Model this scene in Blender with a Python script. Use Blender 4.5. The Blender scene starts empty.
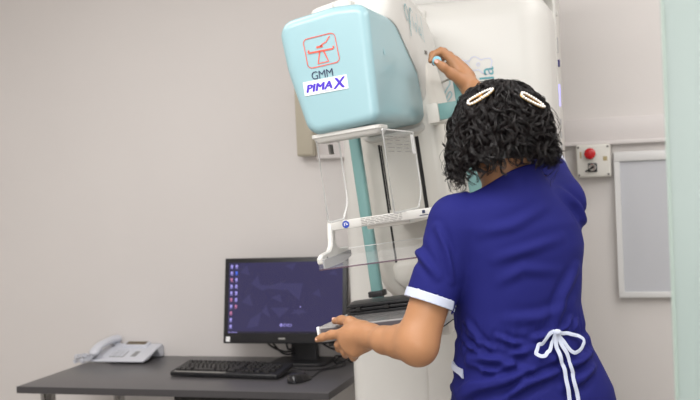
import bpy, bmesh, math, random
import numpy as np
from mathutils import Vector, Matrix
from mathutils.bvhtree import BVHTree
random.seed(7); rng = np.random.default_rng(7)
scene = bpy.context.scene
COL = scene.collection
V = Vector
PI = math.pi

# ------------------------------------------------------------------ helpers
def lin(c):
    out = []
    for v in c[:3]:
        v = v / 255.0
        out.append(v / 12.92 if v <= 0.04045 else ((v + 0.055) / 1.055) ** 2.4)
    return (*out, 1.0)

def mat(name, rgb, rough=0.5, metal=0.0, spec=0.5, noise=0.0, nscale=30, bump=0.0, bscale=200, coat=0.0,
        emit=None, estr=0.0, sheen=0.0, sss=0.0):
    m = bpy.data.materials.new(name); m.use_nodes = True
    nt = m.node_tree; b = nt.nodes['Principled BSDF']
    b.inputs['Base Color'].default_value = lin(rgb)
    b.inputs['Roughness'].default_value = rough
    b.inputs['Metallic'].default_value = metal
    b.inputs['Specular IOR Level'].default_value = spec
    b.inputs['Coat Weight'].default_value = coat
    b.inputs['Coat Roughness'].default_value = 0.08
    b.inputs['Sheen Weight'].default_value = sheen
    if sss:
        b.inputs['Subsurface Weight'].default_value = sss
        b.inputs['Subsurface Radius'].default_value = (1.0, 0.35, 0.2)
        b.inputs['Subsurface Scale'].default_value = 0.008
    if emit:
        b.inputs['Emission Color'].default_value = lin(emit); b.inputs['Emission Strength'].default_value = estr
    tc = None
    if noise or bump:
        tc = nt.nodes.new('ShaderNodeTexCoord')
    if noise:
        n = nt.nodes.new('ShaderNodeTexNoise'); n.inputs['Scale'].default_value = nscale; n.inputs['Detail'].default_value = 4
        nt.links.new(tc.outputs['Object'], n.inputs['Vector'])
        r = nt.nodes.new('ShaderNodeMapRange'); r.inputs['To Min'].default_value = 1 - noise; r.inputs['To Max'].default_value = 1 + noise
        nt.links.new(n.outputs['Fac'], r.inputs['Value'])
        mx = nt.nodes.new('ShaderNodeMix'); mx.data_type = 'RGBA'; mx.blend_type = 'MULTIPLY'
        mx.inputs[0].default_value = 1.0; mx.inputs[6].default_value = lin(rgb)
        nt.links.new(r.outputs['Result'], mx.inputs[7])
        nt.links.new(mx.outputs[2], b.inputs['Base Color'])
    if bump:
        n2 = nt.nodes.new('ShaderNodeTexNoise'); n2.inputs['Scale'].default_value = bscale; n2.inputs['Detail'].default_value = 3
        nt.links.new(tc.outputs['Object'], n2.inputs['Vector'])
        bp = nt.nodes.new('ShaderNodeBump'); bp.inputs['Strength'].default_value = bump; bp.inputs['Distance'].default_value = 0.002
        nt.links.new(n2.outputs['Fac'], bp.inputs['Height']); nt.links.new(bp.outputs['Normal'], b.inputs['Normal'])
    return m

def clear_mat(name, tint=(254, 254, 254), veil=0.06, veilc=(235, 236, 236)):
    m = bpy.data.materials.new(name); m.use_nodes = True
    nt = m.node_tree; nt.nodes.clear()
    o = nt.nodes.new('ShaderNodeOutputMaterial')
    t = nt.nodes.new('ShaderNodeBsdfTransparent'); t.inputs[0].default_value = lin(tint)
    g = nt.nodes.new('ShaderNodeBsdfGlossy'); g.inputs['Roughness'].default_value = 0.04
    d = nt.nodes.new('ShaderNodeBsdfDiffuse'); d.inputs[0].default_value = lin(veilc)
    f = nt.nodes.new('ShaderNodeFresnel'); f.inputs['IOR'].default_value = 1.45
    m1 = nt.nodes.new('ShaderNodeMixShader'); m1.inputs[0].default_value = veil
    nt.links.new(t.outputs[0], m1.inputs[1]); nt.links.new(d.outputs[0], m1.inputs[2])
    gm = nt.nodes.new('ShaderNodeNewGeometry'); mu = nt.nodes.new('ShaderNodeMath'); mu.operation = 'SUBTRACT'; mu.inputs[0].default_value = 1.0
    nt.links.new(gm.outputs['Backfacing'], mu.inputs[1]); mv = nt.nodes.new('ShaderNodeMath'); mv.operation = 'MULTIPLY'; mw = nt.nodes.new('ShaderNodeMath'); mw.operation = 'MULTIPLY'; mw.inputs[1].default_value = 0.18
    nt.links.new(mu.outputs[0], mv.inputs[0]); nt.links.new(f.outputs[0], mv.inputs[1])
    m2 = nt.nodes.new('ShaderNodeMixShader'); nt.links.new(mv.outputs[0], mw.inputs[0]); nt.links.new(mw.outputs[0], m2.inputs[0])
    nt.links.new(m1.outputs[0], m2.inputs[1]); nt.links.new(g.outputs[0], m2.inputs[2])
    nt.links.new(m2.outputs[0], o.inputs[0])
    return m

def root(name, loc, label=None, cat=None, group=None):
    o = bpy.data.objects.new(name, None); COL.objects.link(o)
    o.location = loc; o.empty_display_size = 0.05
    if label: o['label'] = label; o['category'] = cat
    if group: o['group'] = group
    return o

ROOTLOC = {}
def wloc(o):
    p = V((0, 0, 0))
    while o is not None:
        p = p + o.location; o = o.parent
    return p

def link_mesh(name, me, m, parent=None, smooth=True, kind=None, label=None, cat=None, group=None, recenter=True):
    """mesh given in world coordinates -> one object, origin at its middle, parented without rotation"""
    if isinstance(m, (list, tuple)):
        for k in m: me.materials.append(k)
    elif m: me.materials.append(m)
    n = len(me.vertices)
    co = np.empty(n * 3, dtype=np.float32); me.vertices.foreach_get('co', co); co = co.reshape(-1, 3)
    c = (co.min(0) + co.max(0)) / 2 if (n and recenter) else np.zeros(3)
    me.vertices.foreach_set('co', (co - c).astype(np.float32).ravel())
    if smooth:
        me.polygons.foreach_set('use_smooth', [True] * len(me.polygons))
    me.update()
    o = bpy.data.objects.new(name, me); COL.objects.link(o)
    o.location = V(c) - (wloc(parent) if parent else V((0, 0, 0)))
    if parent: o.parent = parent
    if kind: o['kind'] = kind
    if label: o['label'] = label
    if cat: o['category'] = cat
    if group: o['group'] = group
    return o

def obj(name, bm, m, parent=None, smooth=True, sharp=35, **k):
    bmesh.ops.recalc_face_normals(bm, faces=bm.faces)
    if smooth:
        for e in bm.edges:
            if len(e.link_faces) == 2:
                e.smooth = e.calc_face_angle(0) < math.radians(sharp)
    me = bpy.data.meshes.new(name); bm.to_mesh(me); bm.free()
    return link_mesh(name, me, m, parent, smooth, **k)

def xf(bm, M):
    bm.transform(M); return bm

def add_box(bm, x0, x1, y0, y1, z0, z1, bev=0.0, seg=2):
    ret = bmesh.ops.create_cube(bm, size=1.0)
    vs = ret['verts']
    for v in vs:
        v.co = V(((x0 + x1) / 2 + v.co.x * (x1 - x0), (y0 + y1) / 2 + v.co.y * (y1 - y0), (z0 + z1) / 2 + v.co.z * (z1 - z0)))
    if bev > 0:
        es = list({e for v in vs for e in v.link_edges})
        bmesh.ops.bevel(bm, geom=es, offset=bev, segments=seg, affect='EDGES', profile=0.5)
    return bm

def box(*a, **k): return add_box(bmesh.new(), *a, **k)

def frame_from(t, up=V((0, 0, 1))):
    t = t.normalized()
    if abs(t.dot(up)) > 0.95: up = V((1, 0, 0)) if abs(t.x) < 0.9 else V((0, 1, 0))
    n = t.cross(up).normalized(); b = n.cross(t)
    return n, b

def add_tube(bm, pts, r, seg=10, closed=False, caps=True, flat=1.0, up=None):
    pts = [V(p) for p in pts]; n = len(pts)
    rr = r if isinstance(r, (list, tuple)) else [r] * n
    rings = []; prev = None
    for i, p in enumerate(pts):
        if closed: t = pts[(i + 1) % n] - pts[i - 1]
        else: t = pts[min(i + 1, n - 1)] - pts[max(i - 1, 0)]
        if t.length < 1e-9: t = V((0, 0, 1))
        t.normalize()
        if prev is None or up is not None:
            a, b = frame_from(t, up if up is not None else V((0, 0, 1)))
        else:
            a = prev - t * prev.dot(t)
            a = a.normalized() if a.length > 1e-6 else frame_from(t)[0]
            b = t.cross(a) * -1 if False else a.cross(t) * -1
        prev = a
        rings.append([bm.verts.new(p + a * (math.cos(2 * PI * k / seg) * rr[i]) + b * (math.sin(2 * PI * k / seg) * rr[i] * flat)) for k in range(seg)])
    m = n if closed else n - 1
    for i in range(m):
        A, B = rings[i], rings[(i + 1) % n]
        for k in range(seg):
            bm.faces.new((A[k], A[(k + 1) % seg], B[(k + 1) % seg], B[k]))
    if caps and not closed:
        bm.faces.new(rings[0][::-1]); bm.faces.new(rings[-1])
    return bm

def tube(pts, r, **k): return add_tube(bmesh.new(), pts, r, **k)

def smooth_path(pts, n=8):
    pts = [V(p) for p in pts]; out = []
    for i in range(len(pts) - 1):
        p0 = pts[max(i - 1, 0)]; p1 = pts[i]; p2 = pts[i + 1]; p3 = pts[min(i + 2, len(pts) - 1)]
        for k in range(n):
            t = k / n
            out.append(0.5 * ((2 * p1) + (p2 - p0) * t + (2 * p0 - 5 * p1 + 4 * p2 - p3) * t * t + (3 * p1 - p0 - 3 * p2 + p3) * t ** 3))
    out.append(pts[-1]); return out

def loft(rings, cap0=True, cap1=True, bm=None):
    bm = bm or bmesh.new(); R = [[bm.verts.new(V(p)) for p in r] for r in rings]; n = len(R[0])
    for A, B in zip(R[:-1], R[1:]):
        for k in range(n):
            bm.faces.new((A[k], A[(k + 1) % n], B[(k + 1) % n], B[k]))
    if cap0: bm.faces.new(R[0][::-1])
    if cap1: bm.faces.new(R[-1])
    return bm

def round_poly(pts, rads, seg=6):
    """2D polygon with rounded corners -> list of (u,v)"""
    out = []; n = len(pts)
    for i in range(n):
        p = np.array(pts[i], float); a = np.array(pts[i - 1], float) - p; b = np.array(pts[(i + 1) % n], float) - p
        la, lb = np.linalg.norm(a), np.linalg.norm(b); a /= la; b /= lb
        ang = math.acos(np.clip(a @ b, -1, 1)); r = rads[i] if isinstance(rads, (list, tuple)) else rads
        if r <= 1e-6: out.append(tuple(p)); continue
        d = min(r / math.tan(ang / 2), la * 0.48, lb * 0.48); r = d * math.tan(ang / 2)
        c = p + (a + b) / np.linalg.norm(a + b) * (r / math.sin(ang / 2))
        s = p + a * d - c; e = p + b * d - c
        a0 = math.atan2(s[1], s[0]); a1 = math.atan2(e[1], e[0])
        da = (a1 - a0 + PI) % (2 * PI) - PI
        for k in range(seg + 1):
            t = a0 + da * k / seg
            out.append((c[0] + r * math.cos(t), c[1] + r * math.sin(t)))
    return out

def inset2d(pts, d):
    P = np.array(pts); n = len(P); out = []
    area = 0.5 * np.sum(P[:, 0] * np.roll(P[:, 1], -1) - np.roll(P[:, 0], -1) * P[:, 1]); sgn = 1 if area > 0 else -1
    for i in range(n):
        t = P[(i + 1) % n] - P[i - 1]; t = t / (np.linalg.norm(t) + 1e-12)
        out.append(tuple(P[i] + sgn * d * np.array([-t[1], t[0]])))
    return out

def add_ribbon(bm, pts, w, nrm, thick=0.0):
    """flat printed stroke along 3D pts, lying in the plane with normal nrm"""
    pts = [V(p) for p in pts]; nrm = V(nrm).normalized(); L = []; n = len(pts)
    ww = w if isinstance(w, (list, tuple)) else [w] * n
    for i, p in enumerate(pts):
        t = (pts[min(i + 1, n - 1)] - pts[max(i - 1, 0)]).normalized(); s = nrm.cross(t).normalized() * ww[i] / 2
        L.append((bm.verts.new(p + s), bm.verts.new(p - s)))
    for a, b in zip(L[:-1], L[1:]): bm.faces.new((a[0], b[0], b[1], a[1]))
    return bm

def add_disc(bm, c, r, nrm, seg=20, rin=None, sx=1.0):
    nrm = V(nrm).normalized(); a, b = frame_from(nrm); c = V(c)
    o = [bm.verts.new(c + a * math.cos(2 * PI * k / seg) * r * sx + b * math.sin(2 * PI * k / seg) * r) for k in range(seg)]
    if rin is None: bm.faces.new(o)
    else:
        i = [bm.verts.new(c + a * math.cos(2 * PI * k / seg) * rin * sx + b * math.sin(2 * PI * k / seg) * rin) for k in range(seg)]
        for k in range(seg): bm.faces.new((o[k], o[(k + 1) % seg], i[(k + 1) % seg], i[k]))
    return bm

def add_cyl(bm, p0, p1, r0, r1=None, seg=24, bev=0.0):
    r1 = r0 if r1 is None else r1; p0 = V(p0); p1 = V(p1); t = (p1 - p0); L = t.length; t.normalize()
    if bev: return add_tube(bm, [p0, p0 + t * 1e-5, p0 + t * bev, p1 - t * bev, p1 - t * 1e-5, p1], [r0 - bev, r0 - bev, r0, r1, r1 - bev, r1 - bev], seg=seg)
    return add_tube(bm, [p0, p1], [r0, r1], seg=seg)

def cyl(*a, **k): return add_cyl(bmesh.new(), *a, **k)

def text_bm(body, size, M, shear=0.0, bold=0.0, align='LEFT', sx=1.0, space=1.0):
    cu = bpy.data.curves.new('writing', 'FONT'); cu.body = body; cu.size = size; cu.shear = shear; cu.offset = bold
    cu.align_x = align; cu.space_character = space; cu.resolution_u = 4
    o = bpy.data.objects.new('writing', cu); COL.objects.link(o)
    dg = bpy.context.evaluated_depsgraph_get(); me = bpy.data.meshes.new_from_object(o.evaluated_get(dg))
    bpy.data.objects.remove(o); bpy.data.curves.remove(cu)
    bm = bmesh.new(); bm.from_mesh(me); bpy.data.meshes.remove(me)
    bm.transform(M @ Matrix.Diagonal((sx, 1, 1, 1))); return bm

def join(*bms):
    out = bmesh.new()
    for b in bms:
        me = bpy.data.meshes.new('t'); b.to_mesh(me); b.free(); out.from_mesh(me); bpy.data.meshes.remove(me)
    return out

def basis(o, x, y, z):
    x, y, z, o = V(x), V(y), V(z), V(o)
    return Matrix(((x.x, y.x, z.x, o.x), (x.y, y.y, z.y, o.y), (x.z, y.z, z.z, o.z), (0, 0, 0, 1)))

# ------------------------------------------------------------------ camera
Rv = V((0.95351295, 0.29799262, -0.04487155)); Uv = V((0.03553101, 0.03669122, 0.9986948)); Fv = V((-0.29925008, 0.95386275, -0.02439758))
cam = bpy.data.cameras.new('camera'); co = bpy.data.objects.new('camera', cam); COL.objects.link(co)
co.matrix_world = basis((0, 0, 1.478), Rv, Uv, -Fv)
cam.sensor_width = 36; cam.lens = 1046 / 700 * 36; cam.clip_start = 0.05
cam.dof.use_dof = True; cam.dof.focus_distance = 2.5; cam.dof.aperture_fstop = 5.0
scene.camera = co

# ------------------------------------------------------------------ materials
M_wall = mat('wall_paint', (222, 217, 214), 0.75, spec=0.25, noise=0.02, nscale=3, bump=0.05, bscale=120)
M_ceil = mat('ceiling_paint', (225, 222, 218), 0.8)
M_floor = mat('vinyl_floor', (150, 146, 140), 0.4, noise=0.08, nscale=60)
M_trunk = mat('trunking_plastic', (220, 214, 212), 0.45)
M_beige = mat('beige_box_plastic', (186, 178, 160), 0.5)
M_white = mat('white_enamel', (208, 206, 201), 0.38, coat=0.0, noise=0.008, nscale=4)
M_white2 = mat('white_housing', (216, 212, 204), 0.35, noise=0.008, nscale=4)
M_body = mat('column_side_paint', (205, 202, 196), 0.45)
M_cyan = mat('pale_cyan_enamel', (150, 184, 191), 0.28, coat=0.1, noise=0.008, nscale=4)
M_teal = mat('teal_metal', (122, 164, 162), 0.4, noise=0.01, nscale=10)
M_red = mat('red_print', (222, 92, 74), 0.5)
M_navyp = mat('navy_print', (40, 52, 82), 0.5)
M_purple = mat('purple_print', (74, 44, 190), 0.5)
M_label = mat('label_white', (240, 240, 240), 0.5)
M_tealp = mat('teal_print', (92, 160, 170), 0.5)
M_tealf = mat('faded_teal_print', (150, 190, 198), 0.5)
M_lav = mat('lavender_print', (205, 208, 236), 0.5)
M_greyp = mat('grey_print', (120, 116, 112), 0.6)
M_bluep = mat('blue_print', (38, 70, 170), 0.5)
M_clear = clear_mat('clear_acrylic', veil=0.05)
M_edge = clear_mat('acrylic_edge', veil=0.6, veilc=(240, 240, 238))
M_trayedge = clear_mat('acrylic_edge_reflection', tint=(190, 170, 185), veil=0.3, veilc=(150, 130, 140))  # purple-grey tint paints a dark reflection along the tray's front edge
M_greyplastic = mat('grey_translucent_block', (165, 164, 166), 0.35)
M_darkgrey = mat('dark_grey_metal', (94, 88, 92), 0.4)
M_carbon = mat('carbon_plate', (146, 143, 142), 0.22, coat=0.5)
M_black = mat('black_plastic', (30, 30, 33), 0.42, noise=0.03, nscale=40)
M_slot = mat('black_slot', (22, 20, 20), 0.6)
M_gold = mat('gold_metal', (205, 165, 95), 0.3, metal=0.9)
M_chrome = mat('chrome', (200, 200, 198), 0.15, metal=1.0)
M_desk = mat('desk_laminate', (88, 86, 88), 0.32, noise=0.06, nscale=150)
M_deskedge = mat('desk_edge_band', (66, 64, 66), 0.45)
M_phone = mat('telephone_plastic', (214, 216, 224), 0.4)
M_phoned = mat('telephone_grey', (150, 150, 152), 0.5)
M_lcd = mat('telephone_lcd', (92, 74, 40), 0.3)
M_screen = mat('screen_glow', (10, 10, 16), 0.25, emit=(58, 54, 98), estr=0.36)
M_poly = mat('wallpaper_facets', (10, 10, 16), 0.25, emit=(66, 63, 108), estr=0.4)
M_icon = mat('icon_glow', (20, 20, 30), 0.3, emit=(170, 160, 240), estr=0.5)
M_icon2 = mat('icon_glow_blue', (20, 20, 30), 0.3, emit=(70, 110, 235), estr=0.5)
M_icon3 = mat('icon_glow_red', (20, 20, 30), 0.3, emit=(205, 125, 165), estr=0.45)
M_taskbar = mat('taskbar_dark', (8, 8, 10), 0.25, emit=(30, 28, 44), estr=0.6)
M_glowp = mat('panel_display_glow', (60, 60, 100), 0.3, emit=(150, 145, 250), estr=1.0)
M_key = mat('key_plastic', (44, 43, 43), 0.38)
M_silver = mat('silver_print', (150, 148, 144), 0.4)
M_skin = mat('skin', (172, 124, 88), 0.45, spec=0.4, noise=0.07, nscale=22, bump=0.2, bscale=110, sss=0.04)
M_nail = mat('nail', (226, 178, 160), 0.3)
M_hair = mat('black_hair', (22, 16, 16), 0.36, spec=0.4)
M_scalp = mat('hair_mass', (16, 12, 12), 0.6)
M_navy = mat('navy_scrub_cloth', (27, 29, 100), 0.8, spec=0.2, noise=0.05, nscale=250, bump=0.15, bscale=900, sheen=0.0)
M_trim = mat('white_trim_cloth', (192, 198, 216), 0.8, bump=0.2, bscale=600)
M_trous = mat('navy_trouser_cloth', (40, 41, 122), 0.85)
M_clog = mat('white_clog', (225, 225, 222), 0.5)
M_pearl = mat('pearl', (246, 240, 232), 0.2, coat=0.6)
M_redb = mat('red_button', (196, 20, 28), 0.25, coat=0.3)
M_boxg = mat('switch_box_plastic', (222, 219, 212), 0.4)
M_film = mat('viewer_panel', (196, 197, 202), 0.35)
M_frame = mat('viewer_frame', (224, 223, 222), 0.4)
M_ring = mat('sky_blue_ring', (140, 200, 220), 0.3)
M_eye = mat('eye_white', (235, 232, 228), 0.2)
M_tag = mat('tag_ochre', (176, 160, 118), 0.6)

# frosted mint glass
M_glass = bpy.data.materials.new('frosted_mint_glass'); M_glass.use_nodes = True
nt = M_glass.node_tree; nt.nodes.clear()
o_ = nt.nodes.new('ShaderNodeOutputMaterial'); d_ = nt.nodes.new('ShaderNodeBsdfDiffuse'); t_ = nt.nodes.new('ShaderNodeBsdfTranslucent')
g_ = nt.nodes.new('ShaderNodeBsdfGlossy'); g_.inputs['Roughness'].default_value = 0.25
d_.inputs[0].default_value = lin((180, 195, 191)); t_.inputs[0].default_value = lin((180, 195, 191))
a_ = nt.nodes.new('ShaderNodeMixShader'); a_.inputs[0].default_value = 0.35
b_ = nt.nodes.new('ShaderNodeMixShader'); b_.inputs[0].default_value = 0.04
nt.links.new(d_.outputs[0], a_.inputs[1]); nt.links.new(t_.outputs[0], a_.inputs[2])
nt.links.new(a_.outputs[0], b_.inputs[1]); nt.links.new(g_.outputs[0], b_.inputs[2]); nt.links.new(b_.outputs[0], o_.inputs[0])
M_glassedge = mat('glass_edge', (150, 166, 158), 0.3)

# ------------------------------------------------------------------ room
WY = 4.06
X0, X1, Y0, ZC = -3.7, 1.5, -1.6, 2.75
obj('floor', box(X0, X1, Y0, WY, -0.1, 0), M_floor, smooth=False, kind='structure')
obj('ceiling', box(X0, X1, Y0, WY, ZC, ZC + 0.1), M_ceil, smooth=False, kind='structure')
obj('wall_back', box(X0 - 0.1, X1 + 0.1, WY, WY + 0.1, -0.1, ZC + 0.1), M_wall, smooth=False, kind='structure')
obj('wall_left', box(X0 - 0.1, X0, Y0, WY, -0.1, ZC + 0.1), M_wall, smooth=False, kind='structure')
obj('wall_right', box(X1, X1 + 0.1, Y0, WY, -0.1, ZC + 0.1), M_wall, smooth=False, kind='structure')
obj('wall_front', box(X0 - 0.1, X1 + 0.1, Y0 - 0.1, Y0, -0.1, ZC + 0.1), M_wall, smooth=False, kind='structure')
# cable trunking on the wall
bm = box(-1.40, X1, WY - 0.022, WY, 1.558, 1.648, bev=0.003)
add_box(bm, -1.40, X1, WY - 0.034, WY, 1.546, 1.561, bev=0.004)
obj('trim_1', bm, M_trunk, kind='structure')
# beige junction box at the trunking's end
jr = root('junction_box', (-1.43, WY - 0.04, 1.6), 'beige rectangular box on the wall behind the cyan x-ray head', 'junction box')
obj('body', box(-1.472, -1.397, WY - 0.06, WY, 1.56, 1.84, bev=0.004), M_beige, jr)
obj('lid', box(-1.468, -1.401, WY - 0.066, WY - 0.06, 1.566, 1.834, bev=0.002), M_beige, jr)

# switch box
sr = root('switch_box', (-0.297, WY - 0.03, 1.488), 'white wall box with a red push button and a black key switch', 'switch box')
obj('housing', box(-0.360, -0.235, WY - 0.055, WY, 1.427, 1.549, bev=0.007, seg=3), M_boxg, sr)
yb = WY - 0.055
bm = cyl((-0.308, yb, 1.515), (-0.308, yb - 0.008, 1.515), 0.024, seg=28); obj('collar', bm, M_boxg, sr)
bm = tube([(-0.308, yb - 0.006, 1.515), (-0.308, yb - 0.016, 1.515), (-0.308, yb - 0.022, 1.515), (-0.308, yb - 0.026, 1.515)], [0.019, 0.021, 0.018, 0.008], seg=28)
obj('push_button', bm, M_redb, sr, label='red round push button')
ks = obj('key_switch', box(-0.318, -0.284, yb - 0.006, yb, 1.446, 1.480, bev=0.003), M_black, sr, label='black square key switch')
obj('dial', cyl((-0.301, yb - 0.006, 1.463), (-0.301, yb - 0.018, 1.463), 0.014, seg=24, bev=0.002), M_chrome, ks)
obj('lever', tube([(-0.297, yb - 0.02, 1.466), (-0.326, yb - 0.022, 1.449)], [0.0055, 0.004], seg=8), M_black, ks)
for x in (-0.351, -0.244):
    for z in (1.436, 1.540):
        obj('screw', cyl((x, yb + 0.001, z), (x, yb - 0.002, z), 0.0042, seg=14), M_greyp, sr)
obj('tag', box(-0.262, -0.247, yb - 0.0006, yb, 1.487, 1.503), M_tag, sr, smooth=False)
obj('tag', box(-0.346, -0.340, yb - 0.0006, yb, 1.499, 1.523), M_tag, sr, smooth=False)

# film viewer panel on the wall
vr = root('film_viewer', (-0.05, WY - 0.03, 1.25), 'flat pale grey x-ray film viewer with white frame on the right wall', 'film viewer')
vx0, vx1, vz0, vz1 = -0.224, 0.36, 0.970, 1.517
obj('panel', box(vx0 + 0.015, vx1 - 0.015, WY - 0.022, WY, vz0 + 0.01, vz1 - 0.01), M_film, vr, smooth=False)
bm = box(vx0, vx1, WY - 0.034, WY - 0.0, vz1 - 0.036, vz1, bev=0.003)
add_box(bm, vx0, vx1, WY - 0.034, WY, vz0, vz0 + 0.022, bev=0.003)
add_box(bm, vx0, vx0 + 0.02, WY - 0.0335, WY - 0.001, vz0 + 0.022, vz1 - 0.036); add_box(bm, vx1 - 0.02, vx1, WY - 0.0335, WY - 0.001, vz0 + 0.022, vz1 - 0.036)
obj('frame', bm, M_frame, vr)

# frosted screen at the right
gr = root('glass_screen', (0.4, 1.415, 0), 'mint green frosted glass screen at the right edge near the camera', 'glass screen')
obj('glass_pane', box(-0.008, 0.95, 1.405, 1.417, 0.06, 2.3), M_glass, gr, smooth=False)
obj('edge_strip', box(-0.013, -0.008, 1.404, 1.418, 0.06, 2.3), M_glassedge, gr, smooth=False)
obj('foot_rail', box(-0.013, 0.95, 1.37, 1.45, 0, 0.06, bev=0.004), M_chrome, gr)

# ------------------------------------------------------------------ desk
DX0, DX1, DY0, DY1, DZ = -2.423, -1.172, 3.389, WY - 0.004, 0.73
dr = root('desk', ((DX0 + DX1) / 2, (DY0 + DY1) / 2, 0), 'dark grey laminate desk on chrome legs against the wall', 'desk')
top = obj('desktop', box(DX0, DX1, DY0, DY1, DZ - 0.026, DZ, bev=0.0015), M_desk, dr)
bm = box(DX0 - 0.0005, DX1 + 0.0005, DY0 - 0.001, DY0, DZ - 0.0255, DZ - 0.001)
obj('edge_band', bm, M_deskedge, top, smooth=False)
for x in (-2.335, -1.245):
    for y in (3.46, 3.985):
        lg = obj('leg', cyl((x, y, 0.012), (x, y, DZ - 0.026), 0.029, seg=24), M_chrome, dr, label='chrome tube leg')
        obj('foot_pad', cyl((x, y, 0), (x, y, 0.014), 0.033, seg=24), M_black, lg)
obj('cable_tray', box(-1.80, -1.29, 3.46, 3.6, DZ - 0.13, DZ - 0.026, bev=0.004), M_slot, dr)

# ------------------------------------------------------------------ telephone
def phone():
    r = root('telephone', (-2.27, 3.95, DZ), 'pale grey desk telephone with coiled cord at the left end of the desk', 'telephone')
    x0, x1, y0, y1 = -2.398, -2.142, 3.862, 4.045
    def zt(y): return DZ + 0.014 + (y - y0) / (y1 - y0) * 0.044
    # wedge body: thin front lip, sloping deck, cut-back rear foot
    prof = [(y0, DZ + 0.006), (y0 + 0.05, DZ + 0.010), (y1 - 0.055, DZ + 0.040), (y1 - 0.022, DZ + 0.002), (y1 + 0.004, DZ + 0.002), (y1 + 0.004, zt(y1) - 0.012), (y1 - 0.012, zt(y1)), (y0, zt(y0))]
    pr = round_poly(prof, [0.003, 0.002, 0.01, 0.004, 0.004, 0.008, 0.01, 0.004], 3)
    rings = []
    for x, ins in ((x0, 0.003), (x0 + 0.003, 0), (x1 - 0.003, 0), (x1, 0.003)):
        rings.append([(x, a, b) for a, b in inset2d(pr, ins)])
    body = obj('body', loft(rings), M_phone, r)
    sl = math.atan2(0.044, y1 - y0)
    Md = lambda x, y: Matrix.Translation((x, y, zt(y))) @ Matrix.Rotation(sl, 4, 'X')
    # display hood and lcd at rear
    obj('display_hood', xf(box(-0.058, 0.056, -0.024, 0.02, -0.004, 0.014, bev=0.005), Md(-2.248, 4.012)), M_phone, r)
    obj('display', xf(box(-0.047, 0.047, -0.017, 0.013, 0.0, 0.0150), Md(-2.248, 4.012)), M_lcd, r, smooth=False, label='dark amber telephone display')
    bm = bmesh.new()
    kp = obj('keypad', xf(box(-0.034, 0.034, -0.042, 0.042, 0, 0.0015), Md(-2.288, 3.935)), M_phoned, r, smooth=False)
    for i in range(3):
        for j in range(4):
            obj('button', xf(box(-0.009 + (i - 1) * 0.021, 0.009 + (i - 1) * 0.021, -0.007 + (j - 1.5) * 0.02, 0.007 + (j - 1.5) * 0.02, 0.001, 0.0045, bev=0.001), Md(-2.288, 3.935)), M_phone, kp)
    obj('label_strip', xf(box(-0.012, 0.012, -0.034, 0.034, 0, 0.0015), Md(-2.212, 3.935)), M_phoned, r, smooth=False)
    # handset lying on the left
    hp = [(-2.376, 3.858, DZ + 0.034), (-2.375, 3.868, DZ + 0.046), (-2.372, 3.905, DZ + 0.066), (-2.366, 3.955, DZ + 0.076), (-2.360, 4.0, DZ + 0.080), (-2.356, 4.03, DZ + 0.078), (-2.356, 4.04, DZ + 0.072)]
    hs = obj('handset', tube(smooth_path(hp, 6), [0.012 + 0.012 * min(1, k / 6) if k < 6 else (0.024 - 0.004 * math.sin((k - 6) / 24 * PI) if k < 31 else 0.022 - 0.01 * (k - 30) / 6) for k in range(37)], seg=16, flat=0.72), M_phone, r)
    obj('ear_cup', tube([(-2.358, 4.016, DZ + 0.076), (-2.358, 4.02, DZ + 0.054)], [0.026, 0.023], seg=18), M_phone, hs)
    obj('mouth_cup', tube([(-2.374, 3.888, DZ + 0.050), (-2.374, 3.89, DZ + 0.024)], [0.026, 0.023], seg=18), M_phone, hs)
    # coiled cord bunched on the desk
    base = smooth_path([(-2.376, 3.862, DZ + 0.034), (-2.395, 3.845, DZ + 0.016), (-2.42, 3.84, DZ + 0.014), (-2.40, 3.868, DZ + 0.022), (-2.44, 3.88, DZ + 0.026), (-2.45, 3.85, DZ + 0.03), (-2.405, 3.852, DZ + 0.036), (-2.415, 3.89, DZ + 0.018), (-2.45, 3.875, DZ + 0.014), (-2.465, 3.855, DZ + 0.008)], 22)
    pts = []
    for i, p in enumerate(base):
        t = (base[min(i + 1, len(base) - 1)] - base[max(i - 1, 0)]).normalized(); a, b = frame_from(t)
        pts.append(p + (a * math.cos(i * 1.05) + b * math.sin(i * 1.05)) * 0.0085)
    for q in pts:
        if q.x > -2.424: q.z = max(q.z, DZ + 0.003)
    obj('coiled_cord', tube(pts, 0.0024, seg=5), M_phone, r)
    return r
phone()

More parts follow.
